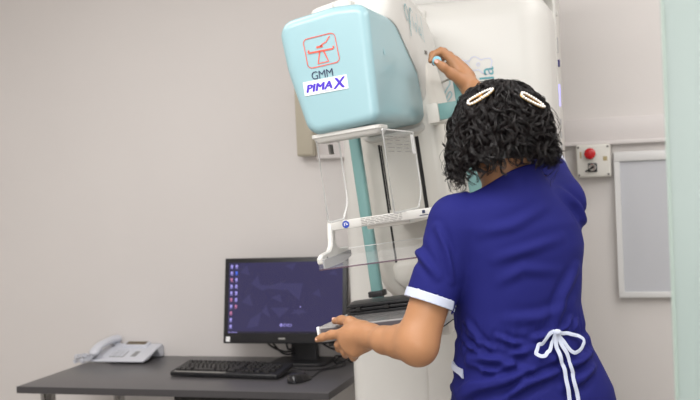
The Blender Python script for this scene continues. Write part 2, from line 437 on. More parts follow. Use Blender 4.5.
# ------------------------------------------------------------------ monitor
def monitor():
    r = root('monitor', (-1.49, 3.9, DZ), 'black computer monitor showing a dark violet desktop, on the desk', 'monitor')
    w, hgt = 0.522, 0.342
    O = V((-1.507, 3.843, 0.822)); tilt = math.radians(10)
    M = Matrix.Translation(O) @ Matrix.Rotation(-tilt, 4, 'X')
    B = lambda *a, **k: xf(box(*a, **k), M)
    bz = obj('bezel', B(-w / 2, w / 2, 0.0, 0.022, 0, hgt, bev=0.004), M_black, r)
    bk = obj('back_cover', B(-w / 2 + 0.03, w / 2 - 0.03, 0.020, 0.05, 0.04, hgt - 0.03, bev=0.012), M_black, r)
    sx0, sx1, sz0, sz1 = -w / 2 + 0.020, w / 2 - 0.018, 0.040, hgt - 0.019
    sc = obj('screen', B(sx0, sx1, -0.0008, 0.004, sz0, sz1), M_screen, r, smooth=False, label='dark violet glowing screen')
    sw, sh = sx1 - sx0, sz1 - sz0
    P = lambda u, v, e=0.0012: M @ V((sx0 + u * sw, -e, sz0 + v * sh))
    # wallpaper facets: triangles, u from left, v from bottom
    bm = bmesh.new()
    tris = [((.20, .70), (.30, .60), (.42, .66)), ((.20, .70), (.26, .82), (.30, .60)), ((.30, .64), (.48, .72), (.52, .60)),
            ((.46, .70), (.66, .70), (.63, .46)), ((.38, .36), (.55, .36), (.46, .22)), ((.57, .33), (.68, .33), (.63, .25)),
            ((.55, .27), (.71, .29), (.62, .34)), ((.20, .20), (.30, .30), (.27, .10)), ((.20, .20), (.17, .07), (.27, .10)),
            ((.12, .44), (.19, .56), (.22, .38)), ((.38, .50), (.46, .55), (.48, .43)), ((.50, .95), (.60, .99), (.57, .88)),
            ((.10, .86), (.16, .97), (.19, .82)), ((.30, .30), (.38, .22), (.34, .40)), ((.74, .55), (.80, .62), (.82, .50)), ((.88, .82), (.96, .80), (.93, .88))]
    bm.free()
    for i, t in enumerate(tris):
        bm = bmesh.new(); bm.faces.new([bm.verts.new(P(u, v, 0.0009 + i * 3e-5)) for u, v in t])
        obj('wallpaper_facet', bm, M_poly, sc, smooth=False)
    obj('taskbar', B(sx0, sx1, -0.0013, -0.0008, sz0, sz0 + 0.008), M_taskbar, sc, smooth=False)
    # desktop icons
    rows = [(0, 1), (0, 1), (0, 1), (0, 1), (0, 1), (0, 1), (0, 1), (0,), (0,), (0,)]
    for j, cols in enumerate(rows):
        for c in cols:
            x = sx0 + 0.012 + c * 0.021; z = sz1 - 0.014 - j * 0.0268
            m = M_icon
            if (j, c) in ((1, 1),): m = M_icon2
            if (j, c) in ((2, 0), (5, 0), (6, 1), (7, 0)): m = M_icon3
            ic = B(x - 0.0045, x + 0.0045, -0.0016, -0.0008, z - 0.004, z + 0.006)
            add = B(x - 0.0055, x + 0.0055, -0.0016, -0.0008, z - 0.0085, z - 0.0065)
            obj('desktop_icon', join(ic, add), m, sc, smooth=False)
    for x in (0.006, 0.018, 0.026, 0.036):
        obj('taskbar_icon', B(sx0 + x - 0.002, sx0 + x + 0.003, -0.0018, -0.0013, sz0 + 0.002, sz0 + 0.006), M_icon, sc, smooth=False)
    # logo: diamond of four + EXO
    cx, cz = sx0 + 0.475 * sw, sz0 + 0.115 * sh
    bm = bmesh.new()
    for dx, dz in ((0, .0042), (0, -.0042), (.0042, 0), (-.0042, 0)):
        bm.faces.new([bm.verts.new(M @ V((cx + dx + a * .0036, -.0022, cz + dz + b * .0036))) for a, b in ((1, 0), (0, 1), (-1, 0), (0, -1))])
    tb = text_bm('EXO', 0.0165, M @ basis((cx + 0.010, -0.0022, cz - 0.0055), (1, 0, 0), (0, 0, 1), (0, -1, 0)), sx=1.05)
    obj('screen_logo', join(bm, tb), M_icon, sc, smooth=False)
    obj('cursor', B(sx0 + 0.636 * sw, sx0 + 0.636 * sw + 0.004, -0.0018, -0.0008, sz0 + 0.362 * sh, sz0 + 0.362 * sh + 0.004), M_icon, sc, smooth=False)
    obj('brand_mark', B(-0.022, 0.006, -0.0006, 0, 0.016, 0.023), M_silver, bz, smooth=False)
    obj('sticker', B(-w / 2 + 0.012, -w / 2 + 0.030, -0.0006, 0, 0.007, 0.027), M_label, bz, smooth=False)
    # stand
    obj('stand_neck', loft([[(x, y, z) for x, y in round_poly([(-1.462 - a, 3.945), (-1.462 + a, 3.945), (-1.462 + a, 3.98), (-1.462 - a, 3.98)], 0.006, 3)] for z, a in ((DZ + 0.012, 0.056), (0.84, 0.053), (0.97, 0.05))]), M_black, r)
    obj('hinge', box(-1.51, -1.42, 3.905, 3.95, 0.90, 0.97, bev=0.006), M_black, r)
    obj('stand_base', loft([[(x, y, z) for x, y in inset2d(round_poly([(-1.585, 3.845), (-1.345, 3.845), (-1.345, 4.02), (-1.585, 4.02)], 0.03, 5), i)] for z, i in ((DZ + 0.0005, 0.002), (DZ + 0.006, 0), (DZ + 0.012, 0.006))]), M_black, r)
    # monitor leads hanging behind
    for k, pts in enumerate([[(-1.63, 3.91, 0.85), (-1.60, 3.92, 0.805), (-1.56, 3.925, 0.782), (-1.52, 3.93, 0.775), (-1.47, 3.985, 0.785), (-1.44, 4.0, 0.80)], [(-1.605, 3.92, 0.85), (-1.58, 3.93, 0.80), (-1.545, 3.93, 0.768), (-1.51, 3.935, 0.765), (-1.47, 3.99, 0.77), (-1.42, 4.01, 0.79)], [(-1.53, 3.91, 0.85), (-1.525, 3.925, 0.80), (-1.515, 3.93, 0.785), (-1.48, 3.99, 0.79)], [(-1.42, 3.91, 0.86), (-1.36, 3.93, 0.80), (-1.31, 3.96, 0.775), (-1.25, 3.985, 0.765), (-1.19, 3.995, 0.765)]]):
        obj('lead', tube(smooth_path(pts, 8), 0.0042, seg=7), M_black, r)
    return r
monitor()
# loose tangle of cable on desk behind the monitor
tr = [(-1.33, 3.93, DZ + .005), (-1.30, 3.97, DZ + .03), (-1.27, 3.92, DZ + .02), (-1.31, 3.90, DZ + .005), (-1.33, 3.95, DZ + .025), (-1.30, 3.99, DZ + .012), (-1.26, 3.94, DZ + .005), (-1.24, 3.97, DZ + .03), (-1.21, 3.985, DZ + .05), (-1.185, 3.99, DZ + .05)]
o = obj('power_cable', tube(smooth_path(tr, 10), 0.0036, seg=7), M_black)
o['label'] = 'tangled black cable on the desk right of the monitor stand'; o['category'] = 'cable'

# ------------------------------------------------------------------ keyboard
def keyboard():
    r = root('keyboard', (-1.652, 3.69, DZ), 'black wired computer keyboard on the desk in front of the monitor', 'keyboard')
    W, D = 0.462, 0.152
    M = Matrix.Translation((-1.660, 3.675, DZ + 0.004)) @ Matrix.Rotation(math.radians(-4.0), 4, 'Z') @ Matrix.Rotation(math.radians(7), 4, 'X')
    pr = round_poly([(-W / 2, -D / 2), (W / 2, -D / 2), (W / 2, D / 2), (-W / 2, D / 2)], 0.012, 4)
    body = obj('body', xf(loft([[(x, y, z) for x, y in inset2d(pr, i)] for z, i in ((0.0, 0.003), (0.004, 0), (0.013, 0.0), (0.017, 0.004))]), Matrix.Translation((0, 0, 0.009)) if False else M @ Matrix.Translation((0, 0, 0.008))), M_black, r)
    obj('wrist_lip', xf(box(-W / 2 + 0.02, W / 2 - 0.22, -D / 2 + 0.004, -D / 2 + 0.016, 0.0245, 0.0262, bev=0.0006), M), M_silver, r)
    for sx in (-1, 1):
        obj('tilt_foot', xf(box(sx * 0.17 - 0.012, sx * 0.17 + 0.012, D / 2 - 0.016, D / 2 - 0.008, -0.0105, 0.011), M), M_black, r, smooth=False)
    kb = bmesh.new()
    kr = [[(-.0078, -.0078, 0), (.0078, -.0078, 0), (.0078, .0078, 0), (-.0078, .0078, 0)], [(-.0072, -.0072, .005), (.0072, -.0072, .005), (.0072, .0072, .005), (-.0072, .0072, .005)], [(-.006, -.0055, .0085), (.006, -.0055, .0085), (.006, .0062, .0085), (-.006, .0062, .0085)]]
    loft(kr, bm=kb); me = bpy.data.meshes.new('key'); bmesh.ops.recalc_face_normals(kb, faces=kb.faces); kb.to_mesh(me); kb.free(); me.materials.append(M_key)
    rw = r.location
    def key(x, y, sx=1.0, sy=1.0):
        k = bpy.data.objects.new('key', me); COL.objects.link(k); k.parent = r
        k.matrix_local = Matrix.Translation(-rw) @ M @ Matrix.Translation((x, y, 0.0245)) @ Matrix.Diagonal((sx, sy, 1, 1))
    p = 0.0188; xl = -W / 2 + 0.016; yb0 = -D / 2 + 0.028
    n = 0
    for j, cnt in enumerate((7, 11, 12, 13, 13)):
        tot = 15 * p
        if j == 0:
            ws = [1.25, 1.25, 1.25, 5.6, 1.25, 1.25, 2.0]
        else:
            ws = [1.0] * cnt; ex = 14.6 - cnt; ws[0] += ex * 0.5; ws[-1] += ex * 0.5
        x = xl
        for w_ in ws:
            key(x + w_ * p / 2, yb0 + j * p, (w_ * p - 0.003) / 0.0158); x += w_ * p; n += 1
    for i in range(13): key(xl + 0.009 + i * p * 1.12, yb0 + 5.35 * p, 0.98, 0.8)
    xn = xl + 15.0 * p + 0.009
    for j, cols in enumerate(((0, 1, 2), (1,), (), (0, 1, 2), (0, 1, 2))):
        for c in cols: key(xn + c * p, yb0 + j * p)
    for c in range(3): key(xn + c * p, yb0 + 5.35 * p, 1, 0.8)
    xq = xn + 3.35 * p
    for j in range(5):
        for c in range(4):
            if (j, c) in ((0, 1), (0, 3), (2, 3)): continue
            key(xq + c * p, yb0 + j * p)
    obj('status_window', xf(box(xq - 0.006, xq + 0.06, yb0 + 5.1 * p, yb0 + 5.6 * p, 0.024, 0.0262), M), M_black, r, smooth=False)
    obj('logo_mark', xf(box(xq - 0.07, xq - 0.056, yb0 + 5.9 * p, yb0 + 6.05 * p, 0.0245, 0.0256), M), M_redb, r, smooth=False)
    obj('lead', tube(smooth_path([M @ V((0.16, D / 2 - 0.002, 0.017)), M @ V((0.18, D / 2 + 0.02, 0.008)), (-1.43, 3.782, DZ + 0.004), (-1.37, 3.765, DZ + 0.004), (-1.325, 3.80, DZ + 0.004), (-1.30, 3.88, DZ + 0.004)], 8), 0.0024, seg=6), M_black, r)
keyboard()

# ------------------------------------------------------------------ mouse
def mouse():
    r = root('computer_mouse', (-1.345, 3.57, DZ), 'small black computer mouse on the desk beside the keyboard', 'mouse')
    M = Matrix.Translation((-1.345, 3.573, DZ)) @ Matrix.Rotation(math.radians(-18), 4, 'Z')
    rings = []
    L, W = 0.056, 0.031
    for t in np.linspace(0, 1, 10):
        z = 0.001 + 0.034 * math.sin(t * PI / 2); s = math.cos(t * PI / 2 * 0.97) ** 0.55
        rings.append([(W * s * math.copysign(abs(math.cos(a)) ** 0.8, math.cos(a)), -0.010 * t + L * s * math.copysign(abs(math.sin(a)) ** 0.8, math.sin(a)), z - 0.012 * t * max(0, math.sin(a))) for a in np.linspace(0, 2 * PI, 32, endpoint=False)])
    obj('shell', xf(loft(rings), M), mat('gloss_black', (28, 28, 32), 0.22, coat=0.4), r)
    obj('wheel', xf(cyl((-0.004, 0.025, 0.026), (0.004, 0.025, 0.026), 0.008, seg=20), M), M_darkgrey, r)
    for sx in (-1, 1):
        obj('button_seam', xf(tube([(sx * 0.006, 0.016, 0.0345 - .004), (sx * 0.006, 0.044, 0.022)], 0.0008, seg=5), M), M_slot, r)
    obj('lead', tube(smooth_path([M @ V((0, 0.052, 0.01)), M @ V((0.004, 0.075, 0.004)), (-1.325, 3.76, DZ + 0.0035), (-1.27, 3.86, DZ + 0.0035), (-1.29, 3.94, DZ + 0.0035), (-1.33, 3.97, DZ + 0.0035)], 8), 0.0024, seg=6), M_black, r)
mouse()

# ------------------------------------------------------------------ mammography machine
TH = math.radians(6.2)
CT, ST = math.cos(TH), math.sin(TH)
MC = Matrix(((CT, 0, -ST, -0.73), (0, 1, 0, 0), (ST, 0, CT, 1.397), (0, 0, 0, 1)))   # C-arm frame: s, q, t -> world
def machine():
    r = root('mammography_machine', (-0.69, 3.2, 0), 'white and pale cyan mammography x-ray machine with tilted arm beside the desk', 'x-ray machine')
    # --- column
    cx0, cx1 = -1.036, -0.360
    pc = round_poly([(cx0, 3.22), (cx1, 3.22), (cx1, 3.45), (cx0, 3.45)], [0.05, 0.095, 0.004, 0.004], 10)
    col = obj('column_cover', loft([[(x, y, z) for x, y in inset2d(pc, i)] for z, i in ((0.08, 0.004), (0.084, 0), (1.93, 0), (1.975, 0.008), (2.0, 0.026), (2.01, 0.05))]), M_white, r)
    obj('column_body', box(cx0 + 0.012, cx1 - 0.006, 3.45, 3.67, 0.06, 2.16, bev=0.012), M_body, r)
    rim = round_poly([(cx0 - 0.004, 3.44), (cx1 + 0.003, 3.44), (cx1 + 0.003, 3.465), (cx0 - 0.004, 3.475)], 0.01, 4)
    obj('cover_rim', loft([[(x, y, z) for x, y in rim] for z in (0.08, 2.11)]), M_white, r)
    obj('plinth', box(cx0 - 0.02, cx1 + 0.02, 3.16, 3.72, 0, 0.08, bev=0.015), M_darkgrey, r)
    obj('seam', box(-0.740, -0.7365, 3.2185, 3.225, 1.5, 1.98), M_body, col, smooth=False)
    obj('seam', box(-0.781, -0.778, 3.2185, 3.225, 0.09, 1.2), M_body, col, smooth=False)
    xs = cx1 - 0.006
    cbx = xs
    pnl = obj('side_panel', box(cbx - 0.002, cbx + 0.003, 3.485, 3.57, 1.30, 1.78, bev=0.001), M_body, r)
    obj('display', box(cbx + 0.003, cbx + 0.0045, 3.492, 3.540, 1.673, 1.745), M_glowp, pnl, smooth=False, label='small glowing lavender display')
    for k in range(6):
        obj('button', box(cbx + 0.002, cbx + 0.006, 3.50, 3.536, 1.61 - k * 0.043, 1.632 - k * 0.043, bev=0.0015), M_greyplastic, pnl)
    obj('blue_button', box(cbx, cbx + 0.006, 3.535, 3.556, 1.805, 1.828, bev=0.001), mat('dark_blue_button', (40, 34, 110), 0.4), r)
    obj('vent', box(cbx, cbx + 0.004, 3.51, 3.545, 1.85, 1.90), M_greyplastic, r, smooth=False)
    obj('bolt', cyl((cx1 - 0.02, 3.50, 1.975), (cx1 + 0.004, 3.50, 1.975), 0.010, seg=16, bev=0.002), M_white, r)
    # writing on the column: Viola, running upward, and a faint violin
    Mt = basis((-0.529, 3.2188, 1.792), (-0.02, 0, 1), (-1, 0, -0.02), (0, -1, 0))
    obj('viola_lettering', text_bm('Viola', 0.066, Mt, align='RIGHT'), M_tealp, col, smooth=False, label='teal lettering reading Viola upward')
    bm = bmesh.new()
    vc = V((-0.575, 3.2188, 1.80))
    ax = V((-0.94, 0, 0.26)).normalized(); bx = V((-ax.z, 0, ax.x))
    prof = [(-.040, 0), (-.040, .018), (-.032, .026), (-.016, .022), (-.006, .015), (.004, .019), (.016, .022), (.026, .016), (.030, .004), (.030, .0035), (.075, .003), (.078, .007), (.092, .006), (.095, 0)]
    full = prof + [(a, -b) for a, b in prof[::-1] if b > 0]
    P2 = [vc + ax * a + bx * b for a, b in full]
    for i in range(len(P2)):
        add_ribbon(bm, [P2[i], P2[(i + 1) % len(P2)]], 0.0022, (0, -1, 0))
    add_disc(bm, vc + ax * 0.0, 0.006, (0, -1, 0), rin=0.004)
    cb = bmesh.new()
    add_ribbon(cb, smooth_path([(-0.672, 3.2187, 1.765), (-0.666, 3.2187, 1.748), (-0.679, 3.2187, 1.728), (-0.690, 3.2187, 1.708), (-0.688, 3.2187, 1.690), (-0.672, 3.2187, 1.697), (-0.662, 3.2187, 1.712), (-0.668, 3.2187, 1.722), (-0.680, 3.2187, 1.700), (-0.678, 3.2187, 1.68)], 5), 0.004, (0, -1, 0))
    obj('curl_print', cb, M_tealf, col, smooth=False)
    obj('violin_print', bm, M_lav, col, smooth=False)

    # --- everything below rides on the tilted arm: (s, q, t)
    T = lambda b: xf(b, MC)
    # spine
    def sp(s0, s1, q0, q1, rad): return round_poly([(s0, q0), (s1, q0), (s1, q1), (s0, q1)], rad, 6)
    rings = []
    for t, ins in ((-0.292, 0.075), (-0.288, 0.05), (-0.275, 0.028), (-0.25, 0.012), (-0.21, 0.003), (-0.17, 0), (0.26, 0), (0.38, 0.018), (0.46, 0.04), (0.50, 0.07)):
        rings.append([(a, b, t) for a, b in sp(-0.158 + ins, 0.10 - ins, 2.985 + ins * 0.5, 3.19, 0.035)])
    spine = obj('arm_spine', T(loft(rings)), M_white2, r)
    obj('guide_slot', T(join(box(-0.094, -0.088, 2.9838, 2.99, -0.178, 0.175), box(-0.0865, -0.083, 2.9838, 2.99, -0.02, 0.172))), M_slot, spine, smooth=False)
    obj('guide_slot', T(join(box(0.020, 0.031, 2.9838, 2.99, -0.18, 0.182))), M_slot, spine, smooth=False)
    obj('motor_bulge', T(loft([[(a, b, t) for a, b in sp(-0.10 + i, 0.06 - i, 2.955 + i * 0.6, 3.0, 0.02)] for t, i in ((-0.255, 0.03), (-0.245, 0.012), (-0.225, 0), (-0.19, 0), (-0.178, 0.008), (-0.172, 0.02))])), M_white2, spine)
    # pivot disc between spine and column
    obj('pivot_hub', T(cyl((-0.03, 3.185, 0.0), (-0.03, 3.225, 0.0), 0.12, seg=40)), M_body, r)
    # --- tube head: cyan front cover
    hp = [(-0.132, 0.196), (0.056, 0.203), (0.062, 0.36), (0.069, 0.500), (-0.02, 0.508), (-0.174, 0.493), (-0.166, 0.37)]
    hpr = round_poly(hp, [0.040, 0.032, 0.3, 0.036, 0.15, 0.042, 0.3], 7)
    cen = np.array([-0.052, 0.355])
    fr = 0.024
    rings = [[(s, 2.4865 + fr * (1 - math.cos(k / 6 * PI / 2)), t) for s, t in inset2d(hpr, fr * (1 - math.sin(k / 6 * PI / 2)))] for k in range(7)]
    rings.append([(s, 3.06, t + max(0, (0.35 - t)) * 0.12) for s, t in hpr])
    head = obj('tube_head_cover', T(loft(rings)), M_cyan, r)
    # white shell behind the S-shaped joint
    def qb(t):
        ks = [(0.19, 2.95), (0.215, 2.985), (0.24, 3.015), (0.271, 3.031), (0.32, 2.995), (0.369, 2.943), (0.42, 2.86), (0.458, 2.785), (0.495, 2.705), (0.53, 2.66)]
        return float(np.interp(t, [k[0] for k in ks], [k[1] for k in ks]))
    sh = inset2d(hpr, -0.012)
    rings = []
    def ring(f, d, gm=0.0):
        out = []
        for (s0, t0), (s, t) in zip(hpr, inset2d(hpr, -d)):
            q = qb(t0); up = max(0, (t0 - 0.25) / 0.26); out.append((s, q + (3.20 - q) * f, t + up * (0.046 * min(f / 0.03, 1) + 0.035 * math.sin(min(f / 0.55, 1) * PI / 2) - 0.10 * max(0, (f - 0.5) / 0.5) ** 2)))
        return out
    rings = [ring(0.0, -0.003), ring(0.0, 0.004), ring(0.012, 0.009), ring(0.04, 0.013), ring(0.15, 0.015), ring(0.3, 0.016), ring(0.45, 0.016), ring(0.6, 0.016), ring(0.7, 0.016), ring(0.8, 0.016), ring(0.88, 0.015), ring(0.94, 0.013), ring(0.985, 0.004), ring(1.0, -0.012)]
    shell = obj('head_shell', T(loft(rings, cap0=False)), M_white, r)
    obj('top_handle', T(loft([[(a, b, t) for a, b in sp(-0.075 + i, -0.02 - i, 2.66, 2.78, 0.012)] for t, i in ((0.50, 0), (0.546, 0), (0.552, 0.006))])), M_white, shell)
    sd = 0.0745    # print plane on the right side
    # front prints
    qf = 2.4848
    F2 = lambda u, v: MC @ V((-0.1085 + u * 0.0845 + 0.004 * (1 - v), qf, 0.3635 + v * 0.0745 + u * 0.003))
    nf = MC.to_3x3() @ V((0, -1, 0))
    bm = bmesh.new()
    sq = round_poly([(0, 0), (1, 0), (1, 1), (0, 1)], 0.14, 5)
    add_ribbon(bm, [F2(*p) for p in sq] + [F2(*sq[0]), F2(*sq[1])], 0.0022, nf)
    add_ribbon(bm, [F2(u, v) for u, v in ((.13, .60), (.09, .56), (.10, .52), (.14, .51), (.85, .48), (.89, .50), (.89, .57))], 0.0042, nf)
    add_ribbon(bm, [F2(u, v) for u, v in ((.45, .49), (.33, .10), (.66, .10), (.57, .48))], 0.0040, nf)
    add_ribbon(bm, [F2(u, v) for u, v in ((.84, .92), (.70, .75), (.57, .71), (.50, .64))], 0.0028, nf)
    add_ribbon(bm, [F2(u, v) for u, v in ((.37, .645), (.58, .645))], 0.0052, nf)
    obj('table_emblem', bm, M_red, head, smooth=False, label='red emblem of an examination table in a rounded square')
    Mg = MC @ basis((-0.1005, qf, 0.3345), (1, 0, 0.01), (0, 0, 1), (0, -1, 0))
    obj('gmm_lettering', text_bm('GMM', 0.0285, Mg, sx=0.95, space=0.92), M_navyp, head, smooth=False, label='navy lettering reading GMM')
    lb = obj('name_label', T(box(-0.1245, -0.0085, qf - 0.0003, qf + 0.004, 0.2975, 0.3325)), M_label, head, smooth=False, label='white label reading PIMAX')
    parts = []
    for k in range(5):
        ox, oz = ((0, 0), (.0016, 0), (-.0016, 0), (0, .0009), (0, -.0009))[k]
        Mp = MC @ basis((-0.1195 + ox, qf - 0.0012 - k * 2e-5, 0.3052 + oz), (1, 0, 0.012), (0, 0, 1), (0, -1, 0))
        parts.append(text_bm('PIMA', 0.0265, Mp, shear=0.25, sx=1.16, space=1.04))
        Mx = MC @ basis((-0.0455 + ox, qf - 0.0012 - k * 2e-5, 0.3025 + oz), (1, 0, 0.012), (0, 0, 1), (0, -1, 0))
        parts.append(text_bm('X', 0.037, Mx, shear=0.2, sx=1.05))
    c = bmesh.new(); add_ribbon(c, [MC @ V((-0.075, qf - 0.001, 0.3015)), MC @ V((-0.045, qf - 0.001, 0.302))], 0.0009, nf)
    obj('pimax_lettering', join(*parts, c), M_purple, lb_parent(head, lb), smooth=False)
    # side prints
    ns = MC.to_3x3() @ V((1, 0, 0)); S = lambda q, t, e=0.0: MC @ V((0.073 + 0.011 * (t - 0.2) / 0.3 + e, q, t))
    bm = bmesh.new()
    add_ribbon(bm, smooth_path([S(2.845, .495), S(2.82, .520), S(2.835, .540), S(2.86, .515), S(2.868, .48), S(2.865, .455), S(2.872, .50), S(2.885, .535), S(2.90, .53)], 5), 0.0045, ns)
    obj('script_initial', bm, M_tealp, shell, smooth=False)
    bm = bmesh.new()
    for pts in ([(2.905, .515), (2.91, .48)], [(2.925, .495), (2.935, .475), (2.945, .495), (2.93, .50)], [(2.955, .53), (2.965, .475)], [(2.985, .495), (2.975, .475), (2.995, .475), (2.99, .50), (3.0, .46)], [(2.91, .527), (2.912, .53)], [(3.01, .53), (3.02, .47), (3.03, .455)]):
        add_ribbon(bm, smooth_path([S(*p) for p in pts], 5), 0.0035, ns)
    obj('script_letters', bm, M_tealf, shell, smooth=False)
    obj('screw_cap', T(cyl((0.055, 2.61, 0.388), (0.0640, 2.61, 0.388), 0.010, seg=20)), M_tealf, head)
    obj('small_slot', T(box(0.080, 0.0820, 3.02, 3.045, 0.420, 0.430)), M_greyp, shell, smooth=False)
    pl = obj('socket_plate', T(box(0.076, 0.086, 3.075, 3.155, 0.268, 0.306, bev=0.002)), M_greyplastic, shell)
    for q in (3.095, 3.135):
        obj('socket', T(cyl((0.085, q, 0.287), (0.089, q, 0.287), 0.013, seg=20)), M_body, pl)
    # collimator plate under the head
    cp = round_poly([(-0.135, 2.505), (0.05, 2.505), (0.05, 2.60), (-0.135, 2.60)], 0.02, 6)
    obj('collimator_plate', T(loft([[(a, b, t) for a, b in inset2d(cp, i)] for t, i in ((0.178, 0.012), (0.184, 0.006), (0.190, 0.004), (0.1905, 0), (0.199, 0))])), M_white, r)
    # clear side shields
    def shield(s, qend, label_):
        pr = round_poly([(2.515, 0.186), (qend, 0.186), (qend, 0.02), (qend - 0.06, -0.024), (2.515, -0.026)], [0.004, 0.004, 0.06, 0.03, 0.006], 6)
        o = obj('face_shield', T(loft([[(s + d, a, b) for a, b in pr] for d in (-0.0015, 0.0015)])), M_clear, r, label='clear acrylic side shield')
        obj('shield_edge', T(tube([(s, a, b) for a, b in pr], 0.0026, seg=6, closed=True)), M_edge, o)
        return o
    s1 = shield(-0.122, 2.70, ''); s2 = shield(0.053, 2.83, '')
    obj('clip', T(box(-0.125, -0.119, 2.61, 2.635, 0.150, 0.176)), M_greyp, s1, smooth=False)
    bm = bmesh.new()
    for j in range(5):
        for k in range(3): 
            q0 = 2.535 + k * 0.085
            add_ribbon(bm, [MC @ V((0.0558, q0, 0.168 - j * 0.0095)), MC @ V((0.0558, q0 + 0.07 - 0.012 * ((j + k) % 3), 0.168 - j * 0.0095))], 0.0015, ns)
    obj('warning_text', bm, M_greyp, s2, smooth=False)
    obj('sticker', T(box(0.0548, 0.0556, 2.79, 2.82, 0.125, 0.178)), M_label, s2, smooth=False)
    # compression paddle: white yoke bar, side arms, clear tray
    bar = obj('paddle_bar', T(box(-0.153, 0.160, 2.618, 2.634, -0.050, -0.026, bev=0.003)), M_white, r, label='white paddle bar with printed notice')
    qp = 2.6172; Pq = lambda s, t: MC @ V((s, qp, t))
    bm = bmesh.new()
    for j in range(5):
        s = -0.068
        while s < 0.04:
            L = random.uniform(0.008, 0.022); add_ribbon(bm, [Pq(s, -0.0295 - j * 0.0042), Pq(min(s + L, 0.044), -0.0295 - j * 0.0042)], 0.0014, nf); s += L + 0.003
    obj('notice_text', bm, M_greyp, bar, smooth=False)
    bm = add_disc(bmesh.new(), Pq(-0.1105, -0.038), 0.0098, nf)
    obj('blue_sign', bm, M_bluep, bar, smooth=False)
    bm = bmesh.new(); add_ribbon(bm, [MC @ V((-0.114, qp - 0.0006, -0.042)), MC @ V((-0.114, qp - 0.0006, -0.034)), MC @ V((-0.109, qp - 0.0006, -0.034)), MC @ V((-0.107, qp - 0.0006, -0.04)), MC @ V((-0.104, qp - 0.0006, -0.037))], 0.0022, nf)
    obj('sign_mark', bm, M_label, bar, smooth=False)
    bm = add_ribbon(bmesh.new(), [Pq(0.098, -0.034), Pq(0.106, -0.034)], 0.008, nf); add_ribbon(bm, [Pq(0.090, -0.0425), Pq(0.114, -0.0425)], 0.002, nf)
    obj('maker_mark', bm, M_navyp, bar, smooth=False)
    obj('bar_bracket', T(box(-0.06, 0.06, 2.634, 2.99, -0.06, -0.03, bev=0.004)), M_white2, r)
    for sx, nm in ((-1, 'left'), (1, 'right')):
        s0, s1_ = (-0.163, -0.149) if sx < 0 else (0.160, 0.174)
        pr = round_poly([(2.642, -0.026), (2.618, -0.026), (2.600, -0.085), (2.575, -0.099), (2.515, -0.104), (2.498, -0.112), (2.500, -0.128), (2.735, -0.128), (2.735, -0.100), (2.655, -0.098), (2.632, -0.085)], [0.006, 0.006, 0.02, 0.02, 0.008, 0.006, 0.004, 0.006, 0.006, 0.01, 0.01], 4)
        ir = [(s0, 0.003), (s0 + 0.003, 0), (s1_ - 0.003, 0), (s1_, 0.003)]
        arm = obj('paddle_arm', T(loft([[(s, a, b) for a, b in inset2d(pr, i)] for s, i in ir])), M_white, r)
        obj('clamp_block', T(loft([[(s, a, b) for a, b in round_poly([(2.503, -0.118), (2.735, -0.110), (2.735, -0.126), (2.66, -0.137), (2.503, -0.141)], 0.003, 2)] for s in ((s0 + 0.014, s1_ + 0.004) if sx < 0 else (s0 - 0.004, s1_ - 0.014))])), M_greyplastic, arm)
        for q in (2.54, 2.69):
            e = s1_ if sx < 0 else s0
            obj('screw', T(cyl((e - sx * 0.0005 - 0.002, q, -0.110 - 0.004), (e + 0.002, q, -0.110 - 0.004), 0.003, seg=10)), M_greyp, arm)
    bm = bmesh.new()
    for a in ((-0.160, 0.166, 2.502, 2.735, -0.1425, -0.1395), (-0.160, 0.166, 2.733, 2.736, -0.140, -0.104), (-0.160, 0.166, 2.500, 2.503, -0.142, -0.112)):
        add_box(bm, *a)
    tray = obj('paddle_tray', T(bm), M_clear, r, smooth=False, label='clear plastic compression tray')
    obj('tray_edge', T(box(-0.160, 0.166, 2.4995, 2.502, -0.1435, -0.140)), M_trayedge, tray, smooth=False)
    bm = box(-0.160, 0.166, 2.732, 2.7365, -0.106, -0.104)
    obj('tray_rim', T(bm), M_edge, tray, smooth=False)
    # teal hand rails left and right
    rl = [(a * 0.5 - 0.139, b) for a, b in ()]
    def rail(s0, s1_, t0, t1): return T(box(s0, s1_, 2.895, 2.925, t0, t1, bev=0.008, seg=3))
    obj('hand_rail', rail(-0.156, -0.124, -0.288, 0.215), M_teal, r, label='teal hand rail left of the arm')
    hr = obj('hand_rail', rail(0.172, 0.225, -0.288, 0.325), M_teal, r, label='teal hand rail right of the arm')
    obj('rail_bracket', T(box(0.118, 0.175, 2.905, 2.922, 0.212, 0.258, bev=0.002)), M_teal, hr)
    obj('rail_mount', T(box(0.085, 0.120, 2.90, 2.995, 0.205, 0.262, bev=0.004)), M_white2, hr)
    # knob on a stalk at the right of the head
    kn = obj('knob_stalk', T(tube([(0.075, 3.16, 0.340), (0.12, 3.15, 0.350), (0.146, 3.10, 0.360), (0.149, 3.0, 0.366), (0.149, 2.85, 0.369)], 0.007, seg=10)), M_white, r)
    Rk = (MC.inverted().to_3x3() @ (-Fv)).normalized(); kc = V((0.149, 2.838, 0.369))
    obj('knob', T(cyl(kc - Rk * 0.012, kc + Rk * 0.010, 0.0125, seg=24, bev=0.002)), M_ring, kn, label='sky blue round knob')
    # receptor table
    bt = round_poly([(-0.190, 2.50), (0.125, 2.50), (0.125, 2.99), (-0.190, 2.99)], [0.012, 0.012, 0.002, 0.002], 4)
    obj('receptor_plate', T(loft([[(a, b, t) for a, b in inset2d(bt, i)] for t, i in ((-0.3245, 0.004), (-0.320, 0.0), (-0.2895, 0), (-0.286, 0.003))])), [M_carbon], r, label='dark grey receptor plate')
    obj('receptor_edge', T(join(box(-0.180, 0.115, 2.4985, 2.505, -0.319, -0.290), )), M_darkgrey, r, smooth=False)
